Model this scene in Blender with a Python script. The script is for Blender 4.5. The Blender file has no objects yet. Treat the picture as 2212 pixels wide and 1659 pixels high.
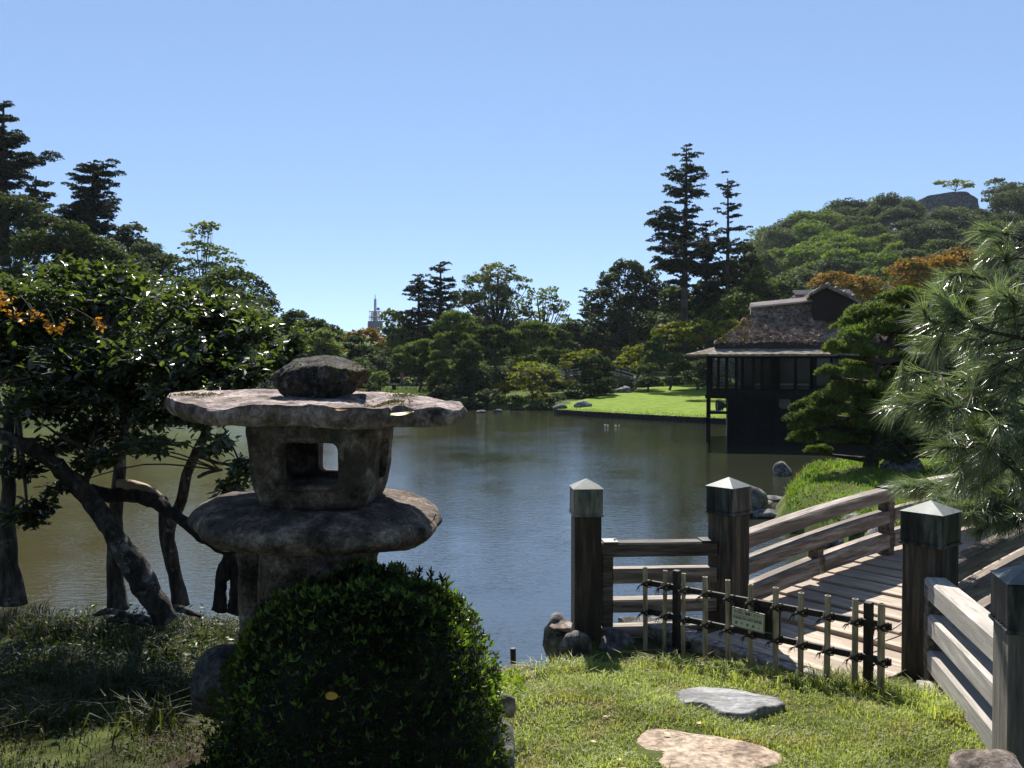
import bpy, bmesh, math, random
import numpy as np
from mathutils import Vector, Matrix

# ------------------------------------------------------------------ camera, sky, sun, exposure
S = bpy.context.scene
C = S.collection
F, CX, CY, HY, CAMZ = 1839.0, 1106.0, 829.5, 790.0, 3.5     # picture measured on a 2212 x 1659 grid; water is z = 0
PITCH = math.atan((CY - HY) / F)
cd = bpy.data.cameras.new('camera'); cam = bpy.data.objects.new('camera', cd); C.objects.link(cam)
cd.sensor_width = 36; cd.lens = F / 2212 * 36; cd.clip_end = 5000; cd.clip_start = 0.05
cam.location = (0, 0, CAMZ); cam.rotation_euler = (math.pi / 2 - PITCH, 0, 0); S.camera = cam

SUN_AZ, SUN_EL = math.radians(-2), math.radians(46)
W = bpy.data.worlds.new('World'); S.world = W; W.use_nodes = True
nt = W.node_tree; bg = nt.nodes['Background']
sky = nt.nodes.new('ShaderNodeTexSky'); sky.sky_type = 'NISHITA'; sky.sun_disc = False
sky.sun_elevation = SUN_EL; sky.sun_rotation = SUN_AZ
sky.air_density = 0.5; sky.dust_density = 0.0; sky.ozone_density = 5.0; sky.altitude = 0
gm_ = nt.nodes.new('ShaderNodeGamma'); gm_.inputs[1].default_value = .5; nt.links.new(sky.outputs[0], gm_.inputs[0])
mu_ = nt.nodes.new('ShaderNodeVectorMath'); mu_.operation = 'MULTIPLY'; mu_.inputs[1].default_value = (1.08, 1.25, 1.47); nt.links.new(gm_.outputs[0], mu_.inputs[0])
nt.links.new(mu_.outputs[0], bg.inputs[0]); bg.inputs[1].default_value = 0.15
sd = bpy.data.lights.new('sun', 'SUN'); so = bpy.data.objects.new('sun', sd); C.objects.link(so)
sd.energy = 5.0; sd.angle = math.radians(0.53); sd.color = (1, .94, .85)
sv = Vector((math.sin(SUN_AZ) * math.cos(SUN_EL), math.cos(SUN_AZ) * math.cos(SUN_EL), math.sin(SUN_EL)))
so.rotation_euler = sv.to_track_quat('Z', 'Y').to_euler(); so.location = (0, 0, 30)
S.view_settings.view_transform = 'Standard'; S.view_settings.look = 'None'
S.view_settings.exposure = 0.95; S.view_settings.gamma = 1; S.view_settings.use_curve_mapping = False
S.render.engine = 'CYCLES'; S.cycles.max_bounces = 6; S.cycles.diffuse_bounces = 3; S.cycles.glossy_bounces = 3
S.cycles.transmission_bounces = 4; S.cycles.caustics_reflective = False; S.cycles.caustics_refractive = False

# ------------------------------------------------------------------ helpers
R = np.random.default_rng(7)
cp, sp_ = math.cos(PITCH), math.sin(PITCH)
def ray(x, y):
    a, b = (x - CX) / F, -(y - CY) / F
    return np.array((a, cp + b * sp_, -sp_ + b * cp))
def P(x, y, d):                      # the point seen at (x, y) that stands d metres ahead
    r = ray(x, y); t = d / r[1]
    return np.array((r[0] * t, d, CAMZ + r[2] * t))
def hsh(i, j, k, s):
    n = (i * 374761393 + j * 668265263 + k * 2147483647 + s * 974634777) & 0xffffffff
    n = ((n ^ (n >> 13)) * 1274126177) & 0xffffffff
    return ((n ^ (n >> 16)) & 0xffff) / 65535.0
def noise(p, s=0):
    p = np.asarray(p, float); i = np.floor(p).astype(np.int64); f = p - i; f = f * f * (3 - 2 * f)
    r = 0
    for a in (0, 1):
        for b in (0, 1):
            for c in (0, 1):
                w = (f[..., 0] if a else 1 - f[..., 0]) * (f[..., 1] if b else 1 - f[..., 1]) * (f[..., 2] if c else 1 - f[..., 2])
                r = r + w * hsh(i[..., 0] + a, i[..., 1] + b, i[..., 2] + c, s)
    return r * 2 - 1
def fbm(p, s=0, o=4):
    p = np.asarray(p, float); r = 0; a = 1
    for k in range(o): r = r + a * noise(p * 2 ** k, s + k); a *= .5
    return r
def sstep(a, b, x):
    t = np.clip((np.asarray(x, float) - a) / (b - a), 0, 1); return t * t * (3 - 2 * t)
def mesh_np(name, V, Fs, smooth=False):
    """V (n,3); Fs a list of index arrays (m,k)"""
    me = bpy.data.meshes.new(name); V = np.asarray(V, np.float32)
    me.vertices.add(len(V)); me.vertices.foreach_set('co', V.ravel())
    Fs = [np.asarray(f, np.int32) for f in Fs if len(f)]
    loops = np.concatenate([f.ravel() for f in Fs]); tot = np.concatenate([np.full(len(f), f.shape[1], np.int32) for f in Fs])
    st = np.concatenate(([0], np.cumsum(tot)[:-1])).astype(np.int32)
    me.loops.add(len(loops)); me.loops.foreach_set('vertex_index', loops)
    me.polygons.add(len(tot)); me.polygons.foreach_set('loop_start', st); me.polygons.foreach_set('loop_total', tot)
    me.update(calc_edges=True)
    me.polygons.foreach_set('use_smooth', np.full(len(tot), bool(smooth)))
    return me
def link(name, me, mat=None, parent=None, loc=None):
    o = bpy.data.objects.new(name, me); C.objects.link(o)
    if mat is not None and me is not None and not me.materials: me.materials.append(mat)
    if parent is not None: o.parent = parent
    if loc is not None: o.location = loc
    return o
def tag(o, label=None, cat=None, group=None, kind=None):
    if label: o['label'] = label
    if cat: o['category'] = cat
    if group: o['group'] = group
    if kind: o['kind'] = kind
    return o
def thing(name, label, cat, loc=(0, 0, 0), rz=0, group=None):
    o = bpy.data.objects.new(name, None); C.objects.link(o); o.location = loc; o.rotation_euler = (0, 0, rz)
    o.empty_display_size = .1
    return tag(o, label, cat, group)
class MB:
    def __init__(s): s.V = []; s.q = []; s.t = []; s.n = 0
    def add(s, V, q=None, t=None):
        V = np.asarray(V, float).reshape(-1, 3)
        if q is not None and len(q): s.q.append(np.asarray(q) + s.n)
        if t is not None and len(t): s.t.append(np.asarray(t) + s.n)
        s.V.append(V); s.n += len(V); return s
    def box(s, c, d, M=None, taper=1.0):
        x, y, z = np.asarray(d) / 2.
        v = np.array([(-x, -y, -z), (x, -y, -z), (x, y, -z), (-x, y, -z), (-x * taper, -y * taper, z), (x * taper, -y * taper, z), (x * taper, y * taper, z), (-x * taper, y * taper, z)])
        if M is not None: v = v @ np.asarray(M).T
        v = v + np.asarray(c)
        return s.add(v, [(0, 3, 2, 1), (4, 5, 6, 7), (0, 1, 5, 4), (1, 2, 6, 5), (2, 3, 7, 6), (3, 0, 4, 7)])
    def tube(s, pts, rad, k=6, cap=True):
        pts = np.asarray(pts, float); n = len(pts); rad = np.broadcast_to(np.asarray(rad, float), (n,))
        T = np.gradient(pts, axis=0); T /= np.linalg.norm(T, axis=1)[:, None] + 1e-9
        up = np.array((0, 0, 1.)) if abs(T[0, 2]) < .9 else np.array((1., 0, 0))
        U = np.cross(T, up); U /= np.linalg.norm(U, axis=1)[:, None] + 1e-9; Wv = np.cross(T, U)
        a = np.arange(k) / k * 2 * math.pi
        V = pts[:, None] + rad[:, None, None] * (np.cos(a)[None, :, None] * U[:, None] + np.sin(a)[None, :, None] * Wv[:, None])
        i = np.arange(n - 1)[:, None] * k; j = np.arange(k)[None]; j2 = (j + 1) % k
        q = np.stack((i + j, i + j2, i + k + j2, i + k + j), -1).reshape(-1, 4)
        V = V.reshape(-1, 3); t = None
        if cap:
            V = np.vstack((V, pts[:1], pts[-1:])); a = np.arange(k); b = (a + 1) % k; m = n * k
            t = np.vstack((np.stack((b, a, np.full(k, m)), -1), np.stack((a + (n - 1) * k, b + (n - 1) * k, np.full(k, m + 1)), -1)))
        return s.add(V, q, t)
    def grid(s, G):                     # G (n,m,3)
        n, m = G.shape[:2]; i, j = np.meshgrid(np.arange(n - 1), np.arange(m - 1), indexing='ij'); a = i * m + j
        return s.add(G.reshape(-1, 3), np.stack((a, a + m, a + m + 1, a + 1), -1).reshape(-1, 4))
    def mesh(s, name, smooth=False):
        return mesh_np(name, np.vstack(s.V), s.q + s.t, smooth)
    def obj(s, name, mat, parent=None, smooth=False, bevel=0, loc=None, seg=1):
        o = link(name, s.mesh(name, smooth), mat, parent, loc)
        if bevel:
            b = o.modifiers.new('b', 'BEVEL'); b.width = bevel; b.segments = seg; b.limit_method = 'ANGLE'
        return o
def curve(pts, n=10):                   # smooth polyline through pts (x,y,z[,r])
    p = np.asarray(pts, float); m = len(p); t = np.linspace(0, m - 1, n); out = []
    for u in t:
        i = min(int(u), m - 2); f = u - i
        p0, p1, p2, p3 = p[max(i - 1, 0)], p[i], p[i + 1], p[min(i + 2, m - 1)]
        out.append(.5 * (2 * p1 + (p2 - p0) * f + (2 * p0 - 5 * p1 + 4 * p2 - p3) * f * f + (-p0 + 3 * p1 - 3 * p2 + p3) * f ** 3))
    return np.array(out)
def rvec(n, rng=R):
    v = rng.normal(size=(n, 3)); return v / (np.linalg.norm(v, axis=1)[:, None] + 1e-9)
def leaves(mb, c, size, aspect=.55, up=.5, dirs=None, rng=R, fold=0):
    """leaf-shaped quads (folded pair of quads when fold>0) at centres c"""
    n = len(c)
    if not n: return
    N = rvec(n, rng); N[:, 2] = np.abs(N[:, 2]) + up; N /= np.linalg.norm(N, axis=1)[:, None]
    D = rvec(n, rng) if dirs is None else dirs
    D = D - N * (D * N).sum(1)[:, None]; D /= np.linalg.norm(D, axis=1)[:, None] + 1e-9
    B = np.cross(N, D); s = (np.broadcast_to(size, (n,)) * rng.uniform(.7, 1.3, n))[:, None]; a = s * aspect
    if fold:
        k = fold * a
        V = np.stack((c - D * s, c - D * s * .25 + B * a * .8 + N * k, c + D * s * .4 + B * a * .7 + N * k, c + D * s, c + D * s * .4 - B * a * .7 + N * k, c - D * s * .25 - B * a * .8 + N * k, c - D * s * .25, c + D * s * .4), 1)
        i = np.arange(n)[:, None] * 8
        q = np.vstack((i + [6, 1, 2, 7], i + [6, 7, 4, 5])); t = np.vstack((i + [0, 1, 6], i + [0, 6, 5], i + [7, 2, 3], i + [7, 3, 4]))
        mb.add(V.reshape(-1, 3), q, t)
    else:
        V = np.stack((c - D * s, c + B * a, c + D * s, c - B * a), 1)
        mb.add(V.reshape(-1, 3), np.arange(n)[:, None] * 4 + np.arange(4))
# ------------------------------------------------------------------ materials
def nodes(name):
    m = bpy.data.materials.new(name); m.use_nodes = True; t = m.node_tree; return m, t, t.nodes['Principled BSDF']
def ramp(t, fac, stops):
    r = t.nodes.new('ShaderNodeValToRGB'); e = r.color_ramp.elements
    while len(e) < len(stops): e.new(.5)
    for k, (p, c) in enumerate(stops): e[k].position = p; e[k].color = (*c, 1)
    t.links.new(fac, r.inputs[0]); return r.outputs[0]
def sq(st, k=.55): return [(.5 + (p_ - .5) * k, c_) for p_, c_ in st]
def tex(t, coord, scale, sc=(1, 1, 1), detail=6, rough=.6, kind='noise'):
    tc = t.nodes.new('ShaderNodeTexCoord') if coord != 'World' else t.nodes.new('ShaderNodeNewGeometry')
    mp = t.nodes.new('ShaderNodeMapping'); mp.inputs['Scale'].default_value = sc
    t.links.new(tc.outputs[coord if coord != 'World' else 'Position'], mp.inputs[0])
    if kind == 'noise':
        n = t.nodes.new('ShaderNodeTexNoise'); n.inputs['Scale'].default_value = scale; n.inputs['Detail'].default_value = detail; n.inputs['Roughness'].default_value = rough
        t.links.new(mp.outputs[0], n.inputs['Vector']); return n.outputs[0]
    n = t.nodes.new('ShaderNodeTexVoronoi'); n.inputs['Scale'].default_value = scale; t.links.new(mp.outputs[0], n.inputs['Vector']); return n.outputs['Distance']
def mixc(t, f, a, b, mode='MIX'):
    m = t.nodes.new('ShaderNodeMix'); m.data_type = 'RGBA'; m.blend_type = mode
    for v, i in ((f, 0), (a, 6), (b, 7)):
        if hasattr(v, 'links'): t.links.new(v, m.inputs[i])
        else: m.inputs[i].default_value = v if i == 0 else (*v, 1)
    return m.outputs[2]
def bump(t, h, strength, dist, base=None):
    b = t.nodes.new('ShaderNodeBump'); b.inputs['Strength'].default_value = strength; b.inputs['Distance'].default_value = dist
    t.links.new(h, b.inputs['Height'])
    if base is not None: t.links.new(base, b.inputs['Normal'])
    return b.outputs[0]
def M_surf(name, stops, scale=3, sc=(1, 1, 1), rough=.85, bs=.5, bd=.01, bscale=None, bsc=None, spots=None, metal=0, spec=.3, coord='Object', grain=0):
    m, t, p = nodes(name)
    n = tex(t, coord, scale, sc, 8, .65); col = ramp(t, n, sq(stops))
    if grain: col = mixc(t, 1., col, ramp(t, tex(t, coord, grain, sc, 3, .8), [(.36, (.55, .55, .55)), (.5, (1, 1, 1)), (.64, (1.5, 1.5, 1.5))]), 'MULTIPLY')
    if spots:
        for (c, s2, lo, hi) in spots:
            f = ramp(t, tex(t, coord, s2, (1, 1, 1), 5, .7), [(lo, (0, 0, 0)), (hi, (1, 1, 1))]); col = mixc(t, f, col, c)
    t.links.new(col, p.inputs['Base Color']); p.inputs['Roughness'].default_value = rough; p.inputs['Metallic'].default_value = metal
    p.inputs['Specular IOR Level'].default_value = spec
    if bs:
        h = tex(t, coord, bscale or scale * 4, bsc or sc, 8, .7); t.links.new(bump(t, h, bs, bd), p.inputs['Normal'])
    return m
def M_leaf(name, c1, c2, trans=.35, rough=.5, tint=None, spec=.4, big=.15, c3=None):
    """foliage: every leaf its own tone, slower drift of tone through the crown, light through the blade"""
    m, t, p = nodes(name); g = t.nodes.new('ShaderNodeNewGeometry')
    col = mixc(t, g.outputs['Random Per Island'], c1, c2)
    n = ramp(t, tex(t, 'World', big, (1, 1, 1), 3), [(.35, (.65, .65, .65)), (.65, (1.25, 1.25, 1.25))])
    col = mixc(t, 1.0, col, n, 'MULTIPLY')
    if c3:
        f = ramp(t, tex(t, 'World', big * 2.3, (1, 1, 1), 4), [(.52, (0, 0, 0)), (.66, (1, 1, 1))]); col = mixc(t, f, col, c3)
    t.links.new(col, p.inputs['Base Color']); p.inputs['Roughness'].default_value = rough; p.inputs['Specular IOR Level'].default_value = spec
    tr = t.nodes.new('ShaderNodeBsdfTranslucent'); tc = mixc(t, 1.0, col, tint or (1.6, 1.9, .6), 'MULTIPLY'); t.links.new(tc, tr.inputs[0])
    mx = t.nodes.new('ShaderNodeMixShader'); mx.inputs[0].default_value = trans
    t.links.new(p.outputs[0], mx.inputs[1]); t.links.new(tr.outputs[0], mx.inputs[2]); t.links.new(mx.outputs[0], t.nodes['Material Output'].inputs[0])
    return m
def M_wood(name, a, b, c, grain=(1, 14, 14), rough=.8, stain=None, coord='Object'):
    m, t, p = nodes(name)
    n = tex(t, coord, 3, grain, 8, .7); col = ramp(t, n, sq([(.25, a), (.5, b), (.75, c)], .6))
    oi = t.nodes.new('ShaderNodeObjectInfo'); v = ramp(t, oi.outputs['Random'], [(0, (.8, .8, .8)), (1, (1.15, 1.12, 1.1))]); col = mixc(t, 1., col, v, 'MULTIPLY')
    if stain:
        f = ramp(t, tex(t, coord, 2.2, tuple(max(g * .35, .6) for g in grain), 5, .6), [(.42, (0, 0, 0)), (.6, (1, 1, 1))]); col = mixc(t, f, col, stain)
    t.links.new(col, p.inputs['Base Color']); p.inputs['Roughness'].default_value = rough; p.inputs['Specular IOR Level'].default_value = .3
    h = tex(t, coord, 5, grain, 8, .75); t.links.new(bump(t, h, .6, .006), p.inputs['Normal'])
    return m
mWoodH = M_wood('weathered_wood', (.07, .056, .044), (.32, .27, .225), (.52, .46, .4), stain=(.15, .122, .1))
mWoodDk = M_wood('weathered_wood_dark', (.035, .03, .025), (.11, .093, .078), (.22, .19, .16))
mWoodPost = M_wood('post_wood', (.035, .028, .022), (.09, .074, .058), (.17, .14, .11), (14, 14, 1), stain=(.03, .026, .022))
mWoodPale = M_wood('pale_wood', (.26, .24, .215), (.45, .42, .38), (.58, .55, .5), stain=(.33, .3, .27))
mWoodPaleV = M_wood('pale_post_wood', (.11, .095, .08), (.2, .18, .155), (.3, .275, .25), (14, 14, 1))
mDeck = M_wood('deck_wood', (.16, .125, .095), (.44, .36, .28), (.6, .52, .43), (14, 1, 14), stain=(.3, .24, .19))
mBlackWood = M_surf('black_stained_wood', [(.3, (.012, .011, .01)), (.7, (.035, .032, .03))], 6, (12, 12, 1), .6, .4, .004)
mCap = M_surf('weathered_copper_sheet', [(.3, (.05, .06, .057)), (.5, (.12, .135, .13)), (.75, (.2, .22, .21))], 5, (3, 3, .6), .42, .15, .003, metal=.75, spec=.5)
mCapTop = M_surf('copper_cap_top', [(.3, (.1, .11, .108)), (.7, (.2, .215, .21))], 4, (1, 1, 1), .62, .1, .002, metal=.2, spec=.3)
mCapDk = M_surf('dark_copper_sheet', [(.3, (.012, .014, .014)), (.52, (.035, .04, .04)), (.75, (.12, .13, .125))], 5, (3, 3, .5), .45, .15, .003, metal=.6, spec=.5)
mBamboo = M_surf('bamboo_cane', [(.3, (.2, .165, .115)), (.55, (.38, .325, .235)), (.8, (.5, .45, .35))], 9, (3, 3, .5), .5, .15, .002)
mRope = M_surf('black_palm_rope', [(.3, (.02, .018, .016)), (.7, (.07, .055, .05))], 30, rough=.95, bs=.8, bd=.003)
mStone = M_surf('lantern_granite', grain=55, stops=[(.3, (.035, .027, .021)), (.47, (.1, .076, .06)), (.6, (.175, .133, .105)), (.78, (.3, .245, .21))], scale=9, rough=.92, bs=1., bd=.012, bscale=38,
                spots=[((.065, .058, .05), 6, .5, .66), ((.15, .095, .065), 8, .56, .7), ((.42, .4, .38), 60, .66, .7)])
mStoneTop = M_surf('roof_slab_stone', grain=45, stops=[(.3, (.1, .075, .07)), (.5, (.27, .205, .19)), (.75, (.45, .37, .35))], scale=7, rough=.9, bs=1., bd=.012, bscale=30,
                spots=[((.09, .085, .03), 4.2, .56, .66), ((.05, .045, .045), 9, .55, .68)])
mMossRock = M_surf('mossy_dark_stone', grain=40, stops=[(.3, (.015, .015, .014)), (.55, (.05, .048, .044)), (.8, (.13, .125, .115))], scale=10, rough=.95, bs=1., bd=.02, bscale=30,
                spots=[((.05, .042, .018), 9, .52, .6), ((.16, .16, .15), 22, .6, .66)])
mMoss = M_leaf('moss_tufts', (.06, .05, .015), (.14, .12, .03), .2, .9)
mShadeRock = M_surf('dark_grey_boulder', [(.3, (.03, .03, .03)), (.5, (.06, .058, .056)), (.75, (.1, .098, .095))], 5, rough=.95, bs=.8, bd=.01, bscale=30, grain=40)  # grey rock with the lantern's shade put into its colour; dark shore rocks too
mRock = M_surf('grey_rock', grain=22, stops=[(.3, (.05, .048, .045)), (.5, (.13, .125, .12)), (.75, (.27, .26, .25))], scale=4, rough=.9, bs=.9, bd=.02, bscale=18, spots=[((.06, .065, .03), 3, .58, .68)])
mRockWarm = M_surf('warm_rock', grain=30, stops=[(.3, (.07, .055, .045)), (.5, (.2, .16, .135)), (.75, (.38, .31, .28))], scale=5, rough=.9, bs=.9, bd=.02, bscale=18)
mStep = M_surf('tan_sandstone', grain=24, stops=[(.3, (.17, .125, .09)), (.5, (.27, .205, .15)), (.75, (.34, .27, .205))], scale=3, rough=.9, bs=.5, bd=.006, bscale=26, spots=[((.14, .12, .09), 7, .62, .75)])
mSlate = M_surf('grey_slate', grain=18, stops=[(.3, (.09, .09, .09)), (.5, (.17, .17, .172)), (.75, (.27, .27, .27))], scale=4, sc=(1, 2.2, 1), rough=.75, bs=.9, bd=.012, bscale=9, bsc=(1, 2.5, 1), spec=.5)
mCurb = M_surf('kerb_stone', grain=30, stops=[(.3, (.13, .115, .1)), (.5, (.27, .25, .225)), (.75, (.38, .36, .33))], scale=8, rough=.9, bs=.8, bd=.01, bscale=30)
mBark = M_surf('bark', [(.3, (.025, .02, .016)), (.55, (.07, .057, .046)), (.8, (.16, .14, .12))], 8, (3, 3, .7), .95, 1., .02, spots=[((.24, .25, .22), 9, .58, .66)])
mBarkDk = M_surf('rough_dark_bark', [(.3, (.012, .01, .009)), (.6, (.04, .033, .028)), (.85, (.09, .078, .066))], 10, (3, 3, 1), .95, 1., .03)
mBarkLichen = M_surf('lichen_bark', [(.3, (.02, .017, .014)), (.55, (.055, .046, .04)), (.8, (.12, .11, .1))], 9, (2, 2, 1), .95, 1., .02, spots=[((.25, .25, .235), 7, .56, .64)])
mBarkSmooth = M_surf('smooth_camellia_bark', [(.3, (.2, .13, .08)), (.6, (.33, .24, .16)), (.8, (.42, .34, .26))], 5, rough=.7, bs=.3, bd=.01)
mFarBark = M_surf('far_bark', [(.3, (.02, .016, .013)), (.7, (.075, .058, .045))], 1, rough=.95, bs=0)
mTwig = M_surf('twig_bark', [(.3, (.035, .028, .022)), (.7, (.1, .085, .07))], 20, rough=.8, bs=0)
# ------------------------------------------------------------------ terrain
def ip(x, pts): a = np.array(pts, float); return np.interp(x, a[:, 0], a[:, 1])
def shore_near(x): return ip(x, [(-30, 7), (-9, 6.3), (-3.2, 6.05), (-1.6, 5.9), (-.9, 5.6), (-.35, 5.05), (.1, 4.95), (.3, 5.2), (.42, 6.1), (1.5, 6.25), (1.75, 5.95), (2.6, 4.95), (3.2, 5.1), (4.5, 5.6), (30, 6)])
def zg(x, y):
    z = 1.7 + np.clip(5 - y, -.6, 2.1) * .13 + .1 * sstep(-.4, -1.6, x)
    return z + .018 * noise(np.stack((x * 1.7, y * 1.7, x * 0), -1), 3) + .008 * noise(np.stack((x * 6, y * 6, x * 0), -1), 4)
def H_near(x, y):
    e = shore_near(x) + .06 * noise(np.stack((x * 3, y * 0, x * 0), -1), 9)
    k = sstep(-.05, .38, y - e)
    return zg(x, y) * (1 - k) + k * -1.2
def shore_mid(y): return ip(y, [(6, 5.2), (9, 5.6), (12, 5.75), (19, 5.2), (22.3, 6.1), (24, 9.5), (26, 11), (34, 16.5), (46, 21)])
def H_mid(x, y):
    k = sstep(0, 1.6, x - shore_mid(y) - .25 * noise(np.stack((x * 0, y * .9, x * 0), -1), 5))
    n = noise(np.stack((x * .7, y * .7, x * 0), -1), 6)
    return -.8 + k * (1.5 + .12 * n) + .45 * sstep(0, 6, x - shore_mid(y)) + .5 * sstep(9.5, 7, y)
def shore_far(x): return ip(x, [(-260, 58), (-60, 60), (-25, 65), (-14, 72), (-9, 73), (-6, 70), (3.0, 68), (3.3, 61.0), (11.8, 51.9), (20, 46.5), (40, 40), (300, 36)])
def lawn_in(x, y):      # the clipped lawn point
    f = shore_far(x) - .4; return (x > 3.1 + np.clip((y - 60.8), 0, 99) * .55) & (y > f)
def hill(x, y):
    xb = x / np.maximum(y, 1) * F + CX; T = ip(xb, [(1500, .10), (1600, .128), (1640, .146), (1700, .159), (1750, .167), (1800, .173), (1880, .184), (1990, .189), (2060, .193), (2130, .203), (2212, .207), (2500, .2)])
    r = np.clip(T * np.minimum(y, 262) * (.25 + .75 * sstep(80, 245, y)) - 8.5 - 16 * sstep(262, 330, y), 0, 60) * sstep(1480, 1640, xb)
    l = 11 * sstep(-14, -62, x) * sstep(60, 100, y)
    c = 3.5 * sstep(95, 140, y) * sstep(-400, 0, x)
    return r + l + c
def H_far(x, y):
    f = shore_far(x); k = sstep(0, 1.2, y - f)
    base = ip(x, [(-300, .6), (-15, .25), (3.0, .3), (3.3, .36), (300, .36)])
    rise = np.where(x > 3.1, .034 * np.clip(y - f, 0, 40), .95 * sstep(1.5, 14, y - f))
    return -1.5 + k * (1.5 + base) + rise + hill(x, y) + .06 * noise(np.stack((x * .3, y * .3, x * 0), -1), 8) * k
def spaced(*segs):
    out = []
    for a, b, h in segs: out.append(np.arange(a, b, h))
    return np.concatenate(out + [[segs[-1][1]]])
def M_ground(name, a, b, c, s=2.5, bd=.03, soil=None):
    m, t, p = nodes(name)
    col = ramp(t, tex(t, 'World', s, (1, 1, 1), 8, .7), [(.4, a), (.5, b), (.6, c)])
    if soil: col = mixc(t, ramp(t, tex(t, 'World', s * .35, (1, 1, 1), 6, .7), [(.5, (0, 0, 0)), (.62, (1, 1, 1))]), col, soil)
    t.links.new(col, p.inputs['Base Color']); p.inputs['Roughness'].default_value = 1; p.inputs['Specular IOR Level'].default_value = .1
    t.links.new(bump(t, tex(t, 'World', s * 9, (1, 1, 1), 6, .8), .8, bd), p.inputs['Normal']); return m
mGround = M_ground('turf_soil', (.03, .035, .012), (.065, .085, .02), (.11, .12, .04), 3, .02, soil=(.05, .04, .028))
mGroundFar = M_ground('far_turf', (.035, .055, .012), (.06, .09, .018), (.09, .12, .03), .5, .08)
mLawn = M_ground('clipped_lawn', (.11, .17, .017), (.14, .21, .023), (.18, .24, .034), 1.3, .05)
mMidTurf = M_ground('bank_turf', (.06, .085, .015), (.1, .15, .025), (.13, .15, .04), 1.5, .05, soil=(.09, .075, .045))

xs = spaced((-30, -6, 1.2), (-6, -3.4, .2), (-3.4, 4.2, .07), (4.2, 8, .3), (8, 30, 1.5)); ys = spaced((-25, 1, 1.2), (1, 2.6, .2), (2.6, 6.6, .07), (6.6, 9, .4))
X, Y = np.meshgrid(xs, ys, indexing='ij')
tag(MB().grid(np.stack((X, Y, H_near(X, Y)), -1)).obj('ground', mGround, smooth=True), kind='structure')
xs = spaced((4, 14, .25), (14, 60, 1.5)); ys = spaced((7.6, 26, .25), (26, 46, 1.))
X, Y = np.meshgrid(xs, ys, indexing='ij')
tag(MB().grid(np.stack((X, Y, H_mid(X, Y)), -1)).obj('ground', mMidTurf, smooth=True), kind='structure')
bt = np.linspace(-1.3, 1.5, 230); dd = 36 * (1000 / 36) ** (np.linspace(0, 1, 170))
B_, D_ = np.meshgrid(bt, dd, indexing='ij'); X = B_ * D_; Y = D_
Z = H_far(X, Y) - .25 * lawn_in(X, Y)
tag(MB().grid(np.stack((X, Y, Z), -1)).obj('terrain', mGroundFar, smooth=True), kind='structure')
# lawn: own sheet with a vertical timber edge
u = np.linspace(0, 1, 90); v = np.linspace(0, 1, 40)
U, V_ = np.meshgrid(u, v, indexing='ij')
FX = 3.15 + U * 27; FY = shore_far(FX) - .35; BX = 3.15 + 14 + U * 24; BY = 88 + U * 4
rnd = .6 * np.exp(-U * 30)
LX = FX + (BX - FX) * V_; LY = FY + rnd + (BY - FY) * V_
LZ = .36 + .034 * (LY - (shore_far(LX) - .35)) + .02 * noise(np.stack((LX, LY, LX * 0), -1), 2)
tag(MB().grid(np.stack((LX, LY, LZ), -1)).obj('lawn', mLawn, smooth=True), kind='structure')
# water
m, t, p = nodes('pond_water')
p.inputs['Base Color'].default_value = (.042, .037, .014, 1); p.inputs['Roughness'].default_value = .035; p.inputs['IOR'].default_value = 2.8; p.inputs['Specular IOR Level'].default_value = .5
col = ramp(t, tex(t, 'World', .16, (1, 1, 1), 4), [(.35, (.021, .025, .015)), (.7, (.034, .036, .021))]); gx_ = t.nodes.new('ShaderNodeNewGeometry'); sxy = t.nodes.new('ShaderNodeSeparateXYZ'); t.links.new(gx_.outputs['Position'], sxy.inputs[0]); mrx = t.nodes.new('ShaderNodeMapRange'); t.links.new(sxy.outputs[0], mrx.inputs[0]); mrx.inputs[1].default_value = -1.5; mrx.inputs[2].default_value = -7
col = mixc(t, mrx.outputs[0], col, (.062, .055, .024)); t.links.new(col, p.inputs['Base Color'])
n1 = tex(t, 'World', 3.2, (1, 2.4, 1), 3, .5); n2 = tex(t, 'World', 9.5, (1, 2.4, 1), 2, .5)
pt = ramp(t, tex(t, 'World', .22, (1, .8, 1), 4, .6), [(.38, (.4, .4, .4)), (.62, (1, 1, 1))])
mm = t.nodes.new('ShaderNodeMath'); mm.operation = 'MULTIPLY_ADD'; t.links.new(n2, mm.inputs[0]); mm.inputs[1].default_value = .6; t.links.new(n1, mm.inputs[2])
m2 = t.nodes.new('ShaderNodeMath'); m2.operation = 'MULTIPLY'; t.links.new(mm.outputs[0], m2.inputs[0]); t.links.new(pt, m2.inputs[1])
t.links.new(bump(t, m2.outputs[0], .4, .026), p.inputs['Normal']); mWater = m
tag(MB().add([(-300, 3, 0), (300, 3, 0), (300, 140, 0), (-300, 140, 0)], [(0, 1, 2, 3)]).obj('water', mWater), kind='structure')

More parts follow.
